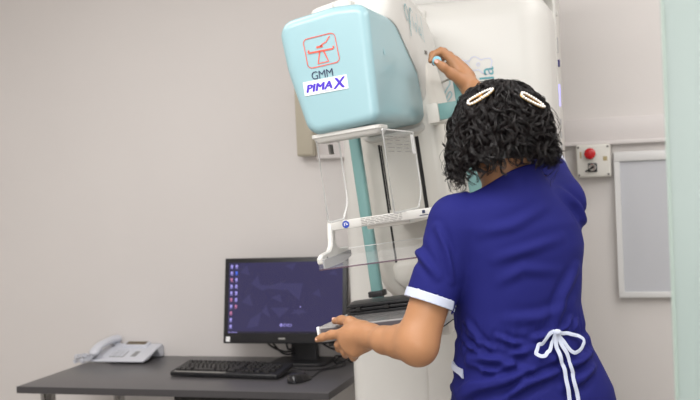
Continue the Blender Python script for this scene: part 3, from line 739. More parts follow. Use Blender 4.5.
    for s in (-0.191, 0.119):
        obj('corner_cap', T(box(s, s + 0.007, 2.498, 2.508, -0.306, -0.284, bev=0.002)), M_label, r)
    obj('receptor_tray', T(box(-0.170, 0.105, 2.512, 2.95, -0.338, -0.3275, bev=0.003)), M_slot, r)
    # black slatted frame resting on the plate
    bf = obj('cassette_frame', T(join(*[box(-0.168, 0.11, 2.69 + k * 0.002, 2.775, -0.2855 + k * 0.0098, -0.2795 + k * 0.0098 + 0.001, bev=0.0015) for k in range(3)])), M_black, r, label='black slatted frame on the receptor plate')
    obj('frame_top', T(loft([[(a, b, t) for a, b in round_poly([(-0.165, 2.70 + k), (0.11, 2.70 + k), (0.11, 2.772), (-0.165, 2.772)], 0.01, 3)] for t, k in ((-0.258, 0.0), (-0.2535, 0.02))])), M_black, bf)
    for s in (-0.14, -0.06, 0.02):
        obj('peg', T(box(s, s + 0.012, 2.686, 2.70, -0.276, -0.266)), M_slot, bf, smooth=False)
    obj('rail_collar', T(box(-0.162, -0.118, 2.885, 2.935, -0.262, -0.245, bev=0.003)), M_black, r)
    obj('receptor_mount', T(box(-0.11, 0.05, 2.94, 3.08, -0.40, -0.29, bev=0.01)), M_white2, r)
    return r
def lb_parent(head, lb): return head
machine()















# ------------------------------------------------------------------ implicit-surface toolkit (smooth one-piece bodies and clothes)
class Field:
    def __init__(self, lo, hi, h):
        self.lo = np.array(lo, float); self.h = h
        self.n = np.ceil((np.array(hi) - self.lo) / h).astype(int) + 1
        self.F = np.full(self.n, 0.2, dtype=np.float32)
    def region(self, lo, hi):
        a = np.clip(np.floor((np.array(lo) - self.lo) / self.h).astype(int), 0, self.n)
        b = np.clip(np.ceil((np.array(hi) - self.lo) / self.h).astype(int) + 1, 0, self.n)
        sl = tuple(slice(x, y) for x, y in zip(a, b))
        ax = [(self.lo[i] + self.h * np.arange(a[i], b[i])).astype(np.float32) for i in range(3)]
        return sl, ax[0][:, None, None], ax[1][None, :, None], ax[2][None, None, :]
    def put(self, lo, hi, fn, k, sub=False):
        m = max(k, 3 * self.h) + self.h
        sl, X, Y, Z = self.region(np.array(lo) - m, np.array(hi) + m)
        if any(s.stop <= s.start for s in sl): return
        d = fn(X, Y, Z).astype(np.float32); A = self.F[sl]
        if sub:
            d = -d; hh = np.maximum(k - np.abs(A - d), 0) / k; self.F[sl] = np.maximum(A, d) + hh * hh * k / 4
        else:
            hh = np.maximum(k - np.abs(A - d), 0) / k; self.F[sl] = np.minimum(A, d) - hh * hh * k / 4
    def cone(self, p, q, r0, r1, k=0.01, sub=False):
        p = np.array(p, float); q = np.array(q, float); d = q - p; L2 = max(d @ d, 1e-9)
        def fn(X, Y, Z):
            t = np.clip(((X - p[0]) * d[0] + (Y - p[1]) * d[1] + (Z - p[2]) * d[2]) / L2, 0, 1)
            return np.sqrt((X - p[0] - t * d[0]) ** 2 + (Y - p[1] - t * d[1]) ** 2 + (Z - p[2] - t * d[2]) ** 2) - (r0 + (r1 - r0) * t)
        R = max(r0, r1); self.put(np.minimum(p, q) - R, np.maximum(p, q) + R, fn, k, sub)
    def chain(self, pts, rad, k=0.004):
        for i in range(len(pts) - 1): self.cone(pts[i], pts[i + 1], rad[i], rad[i + 1], k)
    def ell(self, c, r, ax=None, k=0.01, sub=False):
        c = np.array(c, float); r = np.array(r, float); A = np.eye(3) if ax is None else np.array(ax, float)
        def fn(X, Y, Z):
            D = [(X - c[0]) * A[i][0] + (Y - c[1]) * A[i][1] + (Z - c[2]) * A[i][2] for i in range(3)]
            k0 = np.sqrt(sum((D[i] / r[i]) ** 2 for i in range(3))); k1 = np.sqrt(sum((D[i] / r[i] ** 2) ** 2 for i in range(3))) + 1e-6
            return k0 * (k0 - 1) / k1
        self.put(c - r.max(), c + r.max(), fn, k, sub)
    def mesh(self):
        F = self.F; n = self.n; h = self.h
        ins = F < 0
        c = [ins[i:n[0] - 1 + i, j:n[1] - 1 + j, l:n[2] - 1 + l] for i in (0, 1) for j in (0, 1) for l in (0, 1)]
        cnt = sum(x.astype(np.int8) for x in c); act = (cnt > 0) & (cnt < 8)
        cells = np.argwhere(act); idx = np.full(act.shape, -1, dtype=np.int32); idx[act] = np.arange(len(cells))
        acc = np.zeros((len(cells), 3)); num = np.zeros(len(cells))
        C = cells.T
        cor = [(i, j, l) for i in (0, 1) for j in (0, 1) for l in (0, 1)]
        val = {k: F[C[0] + k[0], C[1] + k[1], C[2] + k[2]].astype(float) for k in cor}
        for a in cor:
            for ax in range(3):
                if a[ax] == 0:
                    b = list(a); b[ax] = 1; b = tuple(b); fa, fb = val[a], val[b]
                    m = (fa < 0) != (fb < 0); t = np.where(m, fa / np.where(fa == fb, 1, fa - fb), 0)
                    for d in range(3):
                        acc[:, d] += np.where(m, a[d] + (t if d == ax else 0), 0)
                    num += m
        P = self.lo + h * (cells + acc / num[:, None])
        quads = []
        for ax in range(3):
            o1, o2 = [d for d in range(3) if d != ax]
            sl0 = [slice(1, n[d] - 1) for d in range(3)]; sl1 = list(sl0); sl0[ax] = slice(0, n[ax] - 1); sl1[ax] = slice(1, n[ax])
            a = ins[tuple(sl0)]; b = ins[tuple(sl1)]
            e = np.argwhere(a != b); off = np.array([1, 1, 1]); off[ax] = 0; g = e + off
            flip = a[a != b]
            def at(d1, d2):
                q = g.copy(); q[:, o1] += d1; q[:, o2] += d2; return idx[q[:, 0], q[:, 1], q[:, 2]]
            Q = np.stack([at(-1, -1), at(0, -1), at(0, 0), at(-1, 0)], 1)
            fl = flip if ax != 1 else ~flip
            Q[~fl] = Q[~fl][:, ::-1]; quads.append(Q)
        return P, np.concatenate(quads)

def vnormals(P, Q):
    n = np.cross(P[Q[:, 2]] - P[Q[:, 0]], P[Q[:, 3]] - P[Q[:, 1]]); N = np.zeros_like(P)
    for i in range(4): np.add.at(N, Q[:, i], n)
    return N / (np.linalg.norm(N, axis=1, keepdims=True) + 1e-12)

def relax(P, Q, it=2, lam=0.5):
    for _ in range(it):
        S = np.zeros_like(P); c = np.zeros(len(P))
        for i in range(4):
            a, b = Q[:, i], Q[:, (i + 1) % 4]
            np.add.at(S, a, P[b]); np.add.at(c, a, 1)
        P = P + lam * (S / np.maximum(c, 1)[:, None] - P)
    return P

def to_mesh(name, P, Q):
    me = bpy.data.meshes.new(name); me.from_pydata([tuple(p) for p in P], [], [tuple(int(i) for i in q) for q in Q]); me.update()
    return me

A3 = lambda *a: np.array(a, float)
# ------------------------------------------------------------------ person: skeleton (world metres)
FA = math.radians(132.4)                              # the torso faces left of the camera's view direction
Fc = A3(math.cos(FA), math.sin(FA), 0); Rc = A3(math.sin(FA), -math.cos(FA), 0)
LSH, LEL, LWR = A3(-.489, 2.360, 1.360), A3(-.576, 2.294, 1.091), A3(-.716, 2.397, 1.089)
RSH, REL, RWR = A3(-.276, 2.555, 1.388), A3(-.390, 2.765, 1.596), A3(-.536, 2.879, 1.700)
HEAD = A3(-.381, 2.425, 1.552); NECK = A3(-.366, 2.432, 1.41)
# torso cross-sections: z, cx, cy, half width, half depth
TOR = np.array([
    [0.70, -.335, 2.478, .172, .125], [0.80, -.338, 2.474, .192, .140], [0.88, -.341, 2.470, .198, .148], [0.95, -.347, 2.466, .192, .142],
    [1.03, -.357, 2.458, .166, .125], [1.09, -.364, 2.455, .149, .113], [1.156, -.371, 2.456, .147, .112], [1.22, -.374, 2.462, .155, .118],
    [1.29, -.376, 2.465, .166, .122], [1.345, -.376, 2.460, .160, .112], [1.39, -.374, 2.452, .125, .090], [1.43, -.371, 2.445, .070, .065], [1.46, -.370, 2.440, .05, .05]])
def torso_fn(grow):
    def fn(X, Y, Z):
        z = np.clip(Z.ravel(), TOR[0, 0], TOR[-1, 0])
        pr = [np.interp(z, TOR[:, 0], TOR[:, i])[None, None, :].astype(np.float32) for i in range(1, 5)]
        dx, dy = X - pr[0], Y - pr[1]
        u = (dx * Rc[0] + dy * Rc[1]) / (pr[2] + grow); v = (dx * Fc[0] + dy * Fc[1]) / (pr[3] + grow)
        r = (np.abs(u) ** 2.4 + np.abs(v) ** 2.4 + 1e-9) ** (1 / 2.4)
        d = (r - 1) * (np.minimum(pr[2], pr[3]) + grow)
        return np.maximum(d, np.maximum(Z - TOR[-1, 0], TOR[0, 0] - Z))
    return fn

def person():
    pr = root('person', (-0.34, 2.47, 0), 'woman in navy short-sleeved scrub tunic, seen from behind, reaching to the x-ray machine', 'person')
    HF = math.radians(118); hf = A3(math.cos(HF), math.sin(HF), -0.10); hf /= np.linalg.norm(hf)
    hr = A3(math.sin(HF), -math.cos(HF), 0); hu = np.cross(hr, hf)
    hd = lambda r, f, u: HEAD + hr * r + hf * f + hu * u
    # ---- body: one continuous skin
    B = Field((-.92, 2.08, 0.0), (-.08, 3.02, 1.85), 0.0042)
    B.put((-.62, 2.2, .70), (-.12, 2.72, 1.46), torso_fn(-0.032), 0.03)
    B.cone(NECK - A3(0, 0, .03), HEAD + A3(0, 0, -.05), .056, .052, .03)
    B.ell(hd(0, -.008, .018), (.072, .090, .080), (hr, hf, hu), .03)
    B.ell(hd(0, .035, -.045), (.060, .062, .082), (hr, hf, hu), .03)
    B.ell(hd(0, .075, -.105), (.026, .022, .02), (hr, hf, hu), .03)
    B.cone(hd(0, .085, .0), hd(0, .108, -.035), .008, .013, .012)
    for s in (-1, 1):
        B.ell(hd(s * .014, .098, -.04), (.009, .010, .008), (hr, hf, hu), .008)
        B.ell(hd(s * .074, .0, -.02), (.010, .020, .032), (hr, hf, hu), .01)
        B.ell(hd(s * .031, .094, .012), (.015, .012, .010), (hr, hf, hu), .01, sub=True)
        B.ell(hd(s * .033, .070, -.03), (.02, .02, .018), (hr, hf, hu), .02)
    B.ell(hd(0, .092, -.068), (.022, .010, .006), (hr, hf, hu), .006); B.ell(hd(0, .090, -.079), (.018, .010, .007), (hr, hf, hu), .006)
    C7 = A3(-.371, 2.432, 1.395)
    for S_ in (LSH, RSH): B.cone(C7 + (S_ - C7) * .2, S_, .045, .050, .03)
    # left arm
    LM, LN = A3(-.626, 2.326, 1.087), A3(-.668, 2.353, 1.086)
    B.cone(LSH, LEL, .050, .045, .02); B.cone(LEL, LM, .043, .036, .03); B.cone(LM, LN, .036, .030, .02); B.cone(LN, LWR, .030, .0265, .02)
    B.ell(LEL + A3(.006, -.006, -.018), (.027, .027, .027), None, .03)
    # right arm
    B.cone(RSH, REL, .050, .045, .02); B.cone(REL, REL + (RWR - REL) * .35, .042, .039, .02); B.cone(REL + (RWR - REL) * .35, RWR, .039, .0235, .02)
    # left hand: pinches the plate: thumb on top, forefinger along the edge, the rest curled beneath
    k = .010
    B.cone(LWR, A3(-.764, 2.424, 1.086), .027, .029, .02)
    B.cone(A3(-.74, 2.42, 1.094), A3(-.787, 2.427, 1.088), .025, .018, .014); B.cone(A3(-.74, 2.42, 1.074), A3(-.781, 2.426, 1.056), .023, .016, .014)
    B.cone(A3(-.735, 2.42, 1.07), A3(-.764, 2.424, 1.047), .022, .016, .014); B.cone(A3(-.74, 2.42, 1.085), A3(-.79, 2.428, 1.072), .024, .017, .014)
    B.chain([A3(-.742, 2.425, 1.103), A3(-.782, 2.446, 1.115), A3(-.812, 2.474, 1.116), A3(-.838, 2.497, 1.110)], [.018, .0135, .0110, .0092], k)
    B.chain([A3(-.787, 2.427, 1.092), A3(-.830, 2.442, 1.084), A3(-.857, 2.452, 1.076), A3(-.874, 2.459, 1.069)], [.0125, .0105, .0092, .0080], k)
    B.chain([A3(-.789, 2.428, 1.071), A3(-.816, 2.452, 1.058), A3(-.828, 2.492, 1.041), A3(-.826, 2.520, 1.038)], [.0125, .0108, .0095, .0082], .006)
    B.chain([A3(-.779, 2.426, 1.055), A3(-.800, 2.452, 1.040), A3(-.811, 2.490, 1.026), A3(-.810, 2.516, 1.024)], [.012, .0105, .009, .008], .006)
    B.chain([A3(-.764, 2.424, 1.044), A3(-.778, 2.446, 1.030), A3(-.787, 2.478, 1.020), A3(-.787, 2.500, 1.018)], [.011, .0095, .0082, .0075], .006)
    # right hand: fist round the knob, thumb pressing its face
    B.cone(RWR, A3(-.572, 2.900, 1.748), .026, .028, .02)
    B.cone(A3(-.56, 2.886, 1.738), A3(-.586, 2.884, 1.782), .024, .016, .014); B.cone(A3(-.556, 2.90, 1.735), A3(-.584, 2.914, 1.782), .024, .016, .014)
    B.cone(A3(-.552, 2.91, 1.73), A3(-.577, 2.936, 1.774), .022, .015, .014)
    B.chain([A3(-.556, 2.862, 1.722), A3(-.582, 2.838, 1.742), A3(-.600, 2.817, 1.760), A3(-.615, 2.806, 1.774)], [.019, .0140, .0112, .0092], k)
    B.chain([A3(-.588, 2.884, 1.784), A3(-.616, 2.874, 1.811), A3(-.637, 2.856, 1.801), A3(-.641, 2.846, 1.782)], [.0125, .0105, .0090, .0080], .006)
    B.chain([A3(-.586, 2.912, 1.784), A3(-.616, 2.910, 1.813), A3(-.640, 2.892, 1.800), A3(-.638, 2.880, 1.778)], [.0125, .0105, .0092, .0082], .005)
    B.chain([A3(-.579, 2.934, 1.777), A3(-.607, 2.944, 1.806), A3(-.631, 2.927, 1.793), A3(-.628, 2.912, 1.772)], [.012, .0100, .0088, .0078], .005)
    B.chain([A3(-.572, 2.950, 1.764), A3(-.596, 2.965, 1.790), A3(-.619, 2.950, 1.779), A3(-.616, 2.936, 1.762)], [.011, .0092, .008, .0072], .005)
    # legs and feet
    for s in (-1, 1):
        hip = A3(-.338, 2.474, .80) + Rc * s * .088; kn = A3(-.338, 2.474, .46) + Rc * s * .10 + Fc * .02; an = A3(-.338, 2.47, .09) + Rc * s * .11
        B.cone(hip, kn, .076, .056, .03); B.cone(kn, an, .054, .036, .02); B.cone(an - A3(0, 0, .045), an + Fc * .15 - A3(0, 0, .058), .036, .028, .02)
    P, Q = B.mesh(); P = relax(P, Q, 2, 0.45)
    link_mesh('body', to_mesh('body', P, Q), M_skin, pr)
    for s in (-1, 1):
        e = bmesh.new(); bmesh.ops.create_uvsphere(e, u_segments=16, v_segments=10, radius=.0118); xf(e, Matrix.Translation(hd(s * .031, .079, .012)))
        eo = obj('eye', e, M_eye, pr)
        obj('iris', xf(add_disc(bmesh.new(), (0, 0, 0), .0055, V(hf)), Matrix.Translation(hd(s * .031, .0912, .012))), M_scalp, eo, smooth=False)
        obj('eyebrow', tube([hd(s * a, b, .034 + c) for a, b, c in ((.014, .094, 0), (.032, .091, .004), (.048, .078, 0))], .003, seg=6), M_hair, pr)
    # thumb and finger nails
    def nail(p, n, t, w=.0048, l=.006):
        n = V(n).normalized(); t = V(t).normalized(); t = (t - n * t.dot(n)).normalized(); s = n.cross(t); c = V(p)
        b = bmesh.new(); rr = []
        for a in np.linspace(0, 2 * PI, 14, endpoint=False):
            x, y = math.cos(a) * w, math.sin(a) * l; rr.append(b.verts.new(c + s * x + t * y + n * (-(x / w) ** 2 * .0018)))
        b.faces.new(rr); return obj('nail', b, M_nail, pr)
    nail(A3(-.6165, 2.8055, 1.775) + (-np.array(Fv)) * .0088, -Fv, (-.015, -.01, .014))
    nail(A3(-.836, 2.495, 1.110) + A3(-.003, -.004, .0085), (-.3, -.4, .8), (-.026, .023, -.004))
    nail(A3(-.872, 2.458, 1.070) + A3(.002, -.0075, .002), (.2, -1, .25), (-.017, .007, -.007), .004, .0055)
    # ---- trousers and clogs
    T_ = Field((-.58, 2.22, .04), (-.10, 2.74, 1.02), 0.007)
    T_.put((-.56, 2.25, .72), (-.12, 2.7, .98), lambda X, Y, Z: np.maximum(torso_fn(-.022)(X, Y, Z), Z - .98), .02)
    for s in (-1, 1):
        hip = A3(-.338, 2.474, .80) + Rc * s * .085; kn = A3(-.338, 2.474, .46) + Rc * s * .10 + Fc * .01; an = A3(-.338, 2.468, .105) + Rc * s * .11
        T_.cone(hip, kn, .090, .080, .03); T_.cone(kn, an, .080, .072, .02)
    T_.put((-.7, 2.1, .03), (0, 2.8, .09), lambda X, Y, Z: (Z - .075) + 0 * X + 0 * Y, .004, sub=True)
    P, Q = T_.mesh(); link_mesh('trousers', to_mesh('trousers', relax(P, Q, 2), Q), M_trous, pr)
    for s in (-1, 1):
        C_ = Field((-.75, 2.3, 0.0), (-.05, 2.85, .14), 0.005); an = A3(-.338, 2.47, .055) + Rc * s * .11
        C_.cone(an - Fc * .02, an + Fc * .13 - A3(0, 0, .012), .05, .045, .02)
        C_.put((-.9, 2.2, -.1), (0.1, 3, .0), lambda X, Y, Z: (Z - .004) + 0 * X + 0 * Y, .004, sub=True)
        P, Q = C_.mesh(); link_mesh('clog', to_mesh('clog', P, Q), M_clog, pr)
    # ---- tunic
    T2 = Field((-.66, 2.15, .66), (-.08, 2.78, 1.53), 0.0045)
    def skirt(X, Y, Z): return torso_fn(.006)(X, Y, Z)
    T2.put((-.62, 2.2, .70), (-.12, 2.74, 1.46), skirt, .02)
    for S_ in (LSH, RSH): T2.cone(C7 + (S_ - C7) * .15 + A3(0, 0, .004), S_ + A3(0, 0, -.002), .056, .058, .05)
    T2.cone(NECK - A3(0, 0, .02), NECK + A3(0, 0, .05), .066, .062, .035)
    la = LEL - LSH; ra = REL - RSH
    T2.cone(LSH, LSH + la * .72, .060, .058, .018); T2.cone(RSH, RSH + ra * .62, .060, .056, .03)
    # cut the waist in: gathered casing
    P, Q = T2.mesh(); P = relax(P, Q, 3, .5); N = vnormals(P, Q)
    # folds: polylines on the back with height and width (world metres)
    folds = [
        ([(-.469, 2.337, 1.053), (-.431, 2.349, 1.049), (-.382, 2.364, 1.045)], .007, .011), ([(-.469, 2.337, 1.039), (-.443, 2.345, 1.028), (-.417, 2.353, 1.024), (-.378, 2.365, 1.037), (-.340, 2.377, 1.029)], .009, .011),
        ([(-.479, 2.333, .993), (-.444, 2.344, 1.012), (-.417, 2.353, 1.016)], .008, .012), ([(-.495, 2.327, .970), (-.467, 2.336, .989), (-.406, 2.356, 1.004), (-.364, 2.369, 1.014)], .010, .013),
        ([(-.381, 2.365, 1.059), (-.358, 2.372, 1.064), (-.334, 2.38, 1.068)], .007, .010), ([(-.479, 2.335, 1.093), (-.46, 2.34, 1.072), (-.44, 2.346, 1.061)], .005, .007),
        ([(-.387, 2.361, .985), (-.36, 2.37, 1.0), (-.336, 2.378, 1.005)], .008, .012), ([(-.471, 2.338, 1.109), (-.452, 2.343, 1.084), (-.438, 2.347, 1.067)], .005, .006),
        ([(-.259, 2.402, 1.025), (-.229, 2.412, 1.029), (-.195, 2.423, 1.043)], .008, .011), ([(-.356, 2.372, 1.045), (-.317, 2.385, 1.046), (-.278, 2.397, 1.049)], .009, .011),
        ([(-.27, 2.398, .98), (-.231, 2.41, .993), (-.196, 2.422, 1.012)], .008, .013), ([(-.335, 2.38, 1.09), (-.305, 2.389, 1.094), (-.281, 2.397, 1.101)], .007, .009),
        ([(-.47, 2.339, 1.131), (-.446, 2.345, 1.089), (-.42, 2.353, 1.071)], .005, .007), ([(-.41, 2.36, 1.10), (-.38, 2.37, 1.085), (-.35, 2.38, 1.082)], .005, .008),
        ([(-.24, 2.41, 1.13), (-.255, 2.405, 1.11), (-.27, 2.40, 1.10)], .005, .006), ([(-.225, 2.416, 1.12), (-.24, 2.41, 1.095)], .004, .006),
        ([(-.292, 2.401, 1.382), (-.372, 2.375, 1.345), (-.437, 2.354, 1.334)], .0016, .014), ([(-.255, 2.411, 1.312), (-.347, 2.381, 1.289), (-.413, 2.36, 1.272)], .0016, .013),
        ([(-.402, 2.362, 1.223), (-.349, 2.38, 1.248), (-.271, 2.404, 1.238)], .0016, .014), ([(-.235, 2.413, 1.161), (-.314, 2.388, 1.137), (-.392, 2.363, 1.138)], .0022, .014),
        ([(-.528, 2.326, 1.352), (-.51, 2.33, 1.297), (-.5, 2.332, 1.228)], .004, .009), ([(-.219, 2.42, 1.242), (-.26, 2.406, 1.176), (-.282, 2.397, 1.108)], .004, .013),
        ([(-.57, 2.25, 1.33), (-.545, 2.27, 1.28), (-.52, 2.28, 1.24)], .004, .010), ([(-.26, 2.47, 1.42), (-.225, 2.50, 1.38), (-.205, 2.52, 1.33)], .005, .010)]
    folds += [([(-.492, 2.33, .955), (-.452, 2.34, .988), (-.372, 2.365, 1.016), (-.272, 2.395, 1.042)], .011, .012), ([(-.40, 2.36, .972), (-.345, 2.375, 1.0), (-.262, 2.40, 1.022)], .009, .011)]
    folds = [(a, b, c * .78) for a, b, c in folds]
    disp = np.zeros(len(P))
    for pts, amp, wd in folds:
        pts = [A3(*p) for p in pts]; best = np.full(len(P), 9.0); tt = np.zeros(len(P)); nseg = len(pts) - 1
        for i in range(nseg):
            a, b = pts[i], pts[i + 1]; d = b - a
            # distance measured mostly across the surface (depth differences ignored)
            D = P - a; vd = np.array(Fv); D2 = D - np.outer(D @ vd, vd); d2 = d - (d @ vd) * vd
            t = np.clip(D2 @ d2 / (d2 @ d2), 0, 1); dist = np.linalg.norm(D2 - t[:, None] * d2, axis=1)
            dist = np.where(np.abs(D @ vd) > .14, 9, dist)
            m = dist < best; best[m] = dist[m]; tt[m] = (i + t[m]) / nseg
        env = np.sin(np.clip(tt, .04, .96) * PI) ** .6
        disp += 3.0 * amp * env * (np.exp(-(best / wd) ** 2) - .45 * np.exp(-((best - 1.9 * wd) / wd) ** 2))
    # gathers at the waist casing, all round
    ang = np.arctan2(P[:, 1] - 2.455, P[:, 0] + .364); zc = 1.088
    disp += .0024 * np.sin(ang * 41 + 2 * np.sin(ang * 7)) * np.exp(-((P[:, 2] - zc) / .035) ** 2) - .004 * np.exp(-((P[:, 2] - zc) / .010) ** 2)
    disp *= (np.abs(P[:, 2] - 1.1) < .36)
    disp = np.where(disp > 0, .012 * np.tanh(disp / .012), .009 * np.tanh(disp / .009))
    vd = np.array(Fv); tied = np.full(len(P), 9.0)
    for q in [(-.287, 2.398, 1.10), (-.31, 2.391, 1.075), (-.33, 2.384, 1.062), (-.332, 2.384, 1.05), (-.315, 2.386, 1.048), (-.30, 2.39, 1.06), (-.251, 2.409, 1.08), (-.235, 2.412, 1.068), (-.272, 2.40, 1.05), (-.268, 2.402, 1.01), (-.258, 2.402, .98), (-.254, 2.402, .943), (-.25, 2.402, .91)]:
        D = P - A3(*q); D = D - np.outer(D @ vd, vd); tied = np.minimum(tied, np.linalg.norm(D, axis=1))
    disp *= 1 - .85 * np.exp(-(tied / .022) ** 2)
    P = P + N * disp[:, None]; P = relax(P, Q, 1, .3)
    me = to_mesh('tunic', P, Q); bm = bmesh.new(); bm.from_mesh(me)
    bmesh.ops.recalc_face_normals(bm, faces=bm.faces)
    def cut(co, no, pick, keep=False):
        fs = [f for f in bm.faces if pick(f.calc_center_median())]; es = {e for f in fs for e in f.edges}; vs = {v for f in fs for v in f.verts}
        bmesh.ops.bisect_plane(bm, geom=fs + list(es) + list(vs), plane_co=V(co), plane_no=V(no).normalized(), clear_outer=not keep, dist=1e-6)
    seg = lambda c, a, d: (max(0, min(1, (np.array(c) - a) @ d / (d @ d))))
    def near(c, a, d, r): c = np.array(c); t = seg(c, a, d); return np.linalg.norm(c - a - d * t) < r and t > .3
    # hem of the tunic, neckline, sleeves
    cut((0, 0, .715), (0, 0, -1), lambda c: c.z < .8)
    n1, n2, n3 = V((-.437, 2.378, 1.424)), V((-.305, 2.495, 1.460)), V((-.43, 2.52, 1.385))
    nn = (n2 - n1).cross(n3 - n1); nn = nn if nn.z > 0 else -nn
    cut(n1, nn, lambda c: (c.x + .37) ** 2 + (c.y - 2.44) ** 2 < .0125 and c.z > 1.36)
    h1, h2 = A3(-.592, 2.25, 1.207), A3(-.489, 2.275, 1.167); hv = (h2 - h1) / np.linalg.norm(h2 - h1); an_ = la / np.linalg.norm(la); hn = an_ - hv * (an_ @ hv); hn /= np.linalg.norm(hn)
    pl = lambda c: near(c, LSH, la, .074) and (c.x < -.497 or c.y < 2.30)
    cut(h1, hn, pl); cut(h1 - hn * .021, hn, pl, keep=True)
    rn = ra / np.linalg.norm(ra); rh = RSH + ra * .40
    prr = lambda c: near(c, RSH, ra, .088)
    cut(rh, rn, prr); cut(rh - rn * .021, rn, prr, keep=True)
    # split the white cuffs off as their own pieces
    cuffs = []
    for co_, no_, pk in ((h1, hn, pl), (rh, rn, prr)):
        fs = [f for f in bm.faces if pk(f.calc_center_median()) and -.0215 < (np.array(f.calc_center_median()) - co_) @ no_ < .001]
        b2 = bmesh.new(); mp = {}
        for f in fs:
            b2.faces.new([mp.setdefault(v, None) or mp.__setitem__(v, b2.verts.new(v.co + v.normal * .0012)) or mp[v] for v in f.verts])
        bmesh.ops.delete(bm, geom=fs, context='FACES'); cuffs.append(b2)
    bmesh.ops.recalc_face_normals(bm, faces=bm.faces)
    bm.normal_update(); tree = BVHTree.FromBMesh(bm)
    tun = obj('tunic', bm, M_navy, pr, sharp=80)
    md = tun.modifiers.new('cloth_thickness', 'SOLIDIFY'); md.thickness = .0022; md.offset = -1
    for b2 in cuffs:
        c_ = obj('cuff', b2, M_trim, tun, sharp=80, label='white sleeve cuff'); md = c_.modifiers.new('cloth_thickness', 'SOLIDIFY'); md.thickness = .003; md.offset = 0
    # ---- tie at the back of the waist: knot, two loops, two tails lying on the cloth
    def on(p, off=.004):
        q = V(p); d = Fv
        hit = tree.ray_cast(q - d * .25, d, .6)
        if hit[0] is None:
            hit = tree.find_nearest(q)
        n = hit[1] if hit[1].dot(d) < 0 else -hit[1]
        return hit[0] + n * off, n
    def strap(pts, w, off, name, n=8):
        sp_ = smooth_path(pts, n); b = bmesh.new(); L = []
        q = [on(p, off[0] + (off[1] - off[0]) * math.sin(i / (len(sp_) - 1) * PI)) for i, p in enumerate(sp_)]
        pts_ = [a for a, _ in q]
        for _ in range(2):
            pts_ = [pts_[0]] + [(pts_[i - 1] + pts_[i] * 2 + pts_[i + 1]) / 4 for i in range(1, len(pts_) - 1)] + [pts_[-1]]
        nn_ = [b for _, b in q]
        for i in range(len(pts_)):
            h_, n_ = on(pts_[i], .003); dd = (pts_[i] - h_).dot(-Fv)
            if dd < 0: pts_[i] = pts_[i] - Fv * min(-dd, .008)
        q = [(pts_[i], (sum((nn_[min(max(i + k, 0), len(nn_) - 1)] for k in range(-4, 5)), V((0, 0, 0)))).normalized()) for i in range(len(pts_))]
        for i, p in enumerate(pts_):
            t = (pts_[min(i + 1, len(pts_) - 1)] - pts_[max(i - 1, 0)]).normalized(); s = q[i][1].cross(t).normalized() * w / 2
            nrm = q[i][1] * .0009
            L.append([b.verts.new(p + s * x + nrm * y) for x, y in ((1, .2), (0, 1.4), (-1, .2), (-1, -.8), (0, 0), (1, -.8))])
        for a, c in zip(L[:-1], L[1:]):
            for k2 in range(6): b.faces.new((a[k2], a[(k2 + 1) % 6], c[(k2 + 1) % 6], c[k2]))
        b.faces.new(L[0]); b.faces.new(L[-1][::-1])
        return obj(name, b, M_trim, tun)
    shift_ = A3(-.009, 0, .004)
    strap([shift_ + A3(*q) for q in [(-.278, 2.398, 1.100), (-.300, 2.391, 1.090), (-.320, 2.384, 1.070), (-.326, 2.384, 1.054), (-.314, 2.386, 1.045), (-.298, 2.392, 1.052), (-.286, 2.395, 1.078), (-.277, 2.398, 1.098)]], .0085, (.005, .014), 'tie_loop')
    strap([shift_ + A3(*q) for q in [(-.274, 2.400, 1.100), (-.242, 2.409, 1.088), (-.219, 2.416, 1.075), (-.217, 2.416, 1.062), (-.236, 2.41, 1.050), (-.252, 2.406, 1.062), (-.272, 2.4, 1.096)]], .0085, (.005, .014), 'tie_loop')
    strap([shift_ + A3(*q) for q in [(-.278, 2.398, 1.098), (-.275, 2.398, 1.052), (-.264, 2.4, 1.01), (-.258, 2.402, .943), (-.256, 2.402, .88), (-.255, 2.402, .82)]], .0105, (.009, .010), 'tie_tail')
    strap([shift_ + A3(*q) for q in [(-.273, 2.4, 1.098), (-.258, 2.404, 1.051), (-.247, 2.406, 1.009), (-.237, 2.406, .942), (-.231, 2.405, .88), (-.228, 2.405, .84)]], .0105, (.009, .010), 'tie_tail')
    kp, kn_ = on((-.2845, 2.399, 1.102), .009); e = bmesh.new(); bmesh.ops.create_uvsphere(e, u_segments=14, v_segments=10, radius=.0085); xf(e, Matrix.Translation(kp) @ Matrix.Diagonal((1.15, .8, .8, 1)))
    obj('tie_knot', e, M_trim, tun)
    # pocket edge at the left hip
    pb = bmesh.new(); rowsP = []
    for i in range(9):
        f = i / 8; c = A3(-.538, 2.37, 1.029) * (1 - f) + A3(-.490, 2.335, 1.013) * f
        rw_ = []
        for dz in (.010, -.010):
            h_ = tree.find_nearest(V(c) + V((0, 0, dz))); nn_ = h_[1] if h_[1].dot(h_[0] - V((-.35, 2.46, h_[0].z))) > 0 else -h_[1]
            rw_ += [pb.verts.new(h_[0] + nn_ * .006), pb.verts.new(h_[0] + nn_ * .001)]
        rowsP.append([rw_[0], rw_[2], rw_[3], rw_[1]])
    for a, c in zip(rowsP[:-1], rowsP[1:]):
        for k2 in range(4): pb.faces.new((a[k2], a[(k2 + 1) % 4], c[(k2 + 1) % 4], c[k2]))
    pb.faces.new(rowsP[0]); pb.faces.new(rowsP[-1][::-1])
    obj('pocket_trim', pb, M_trim, tun)
    return pr
person()

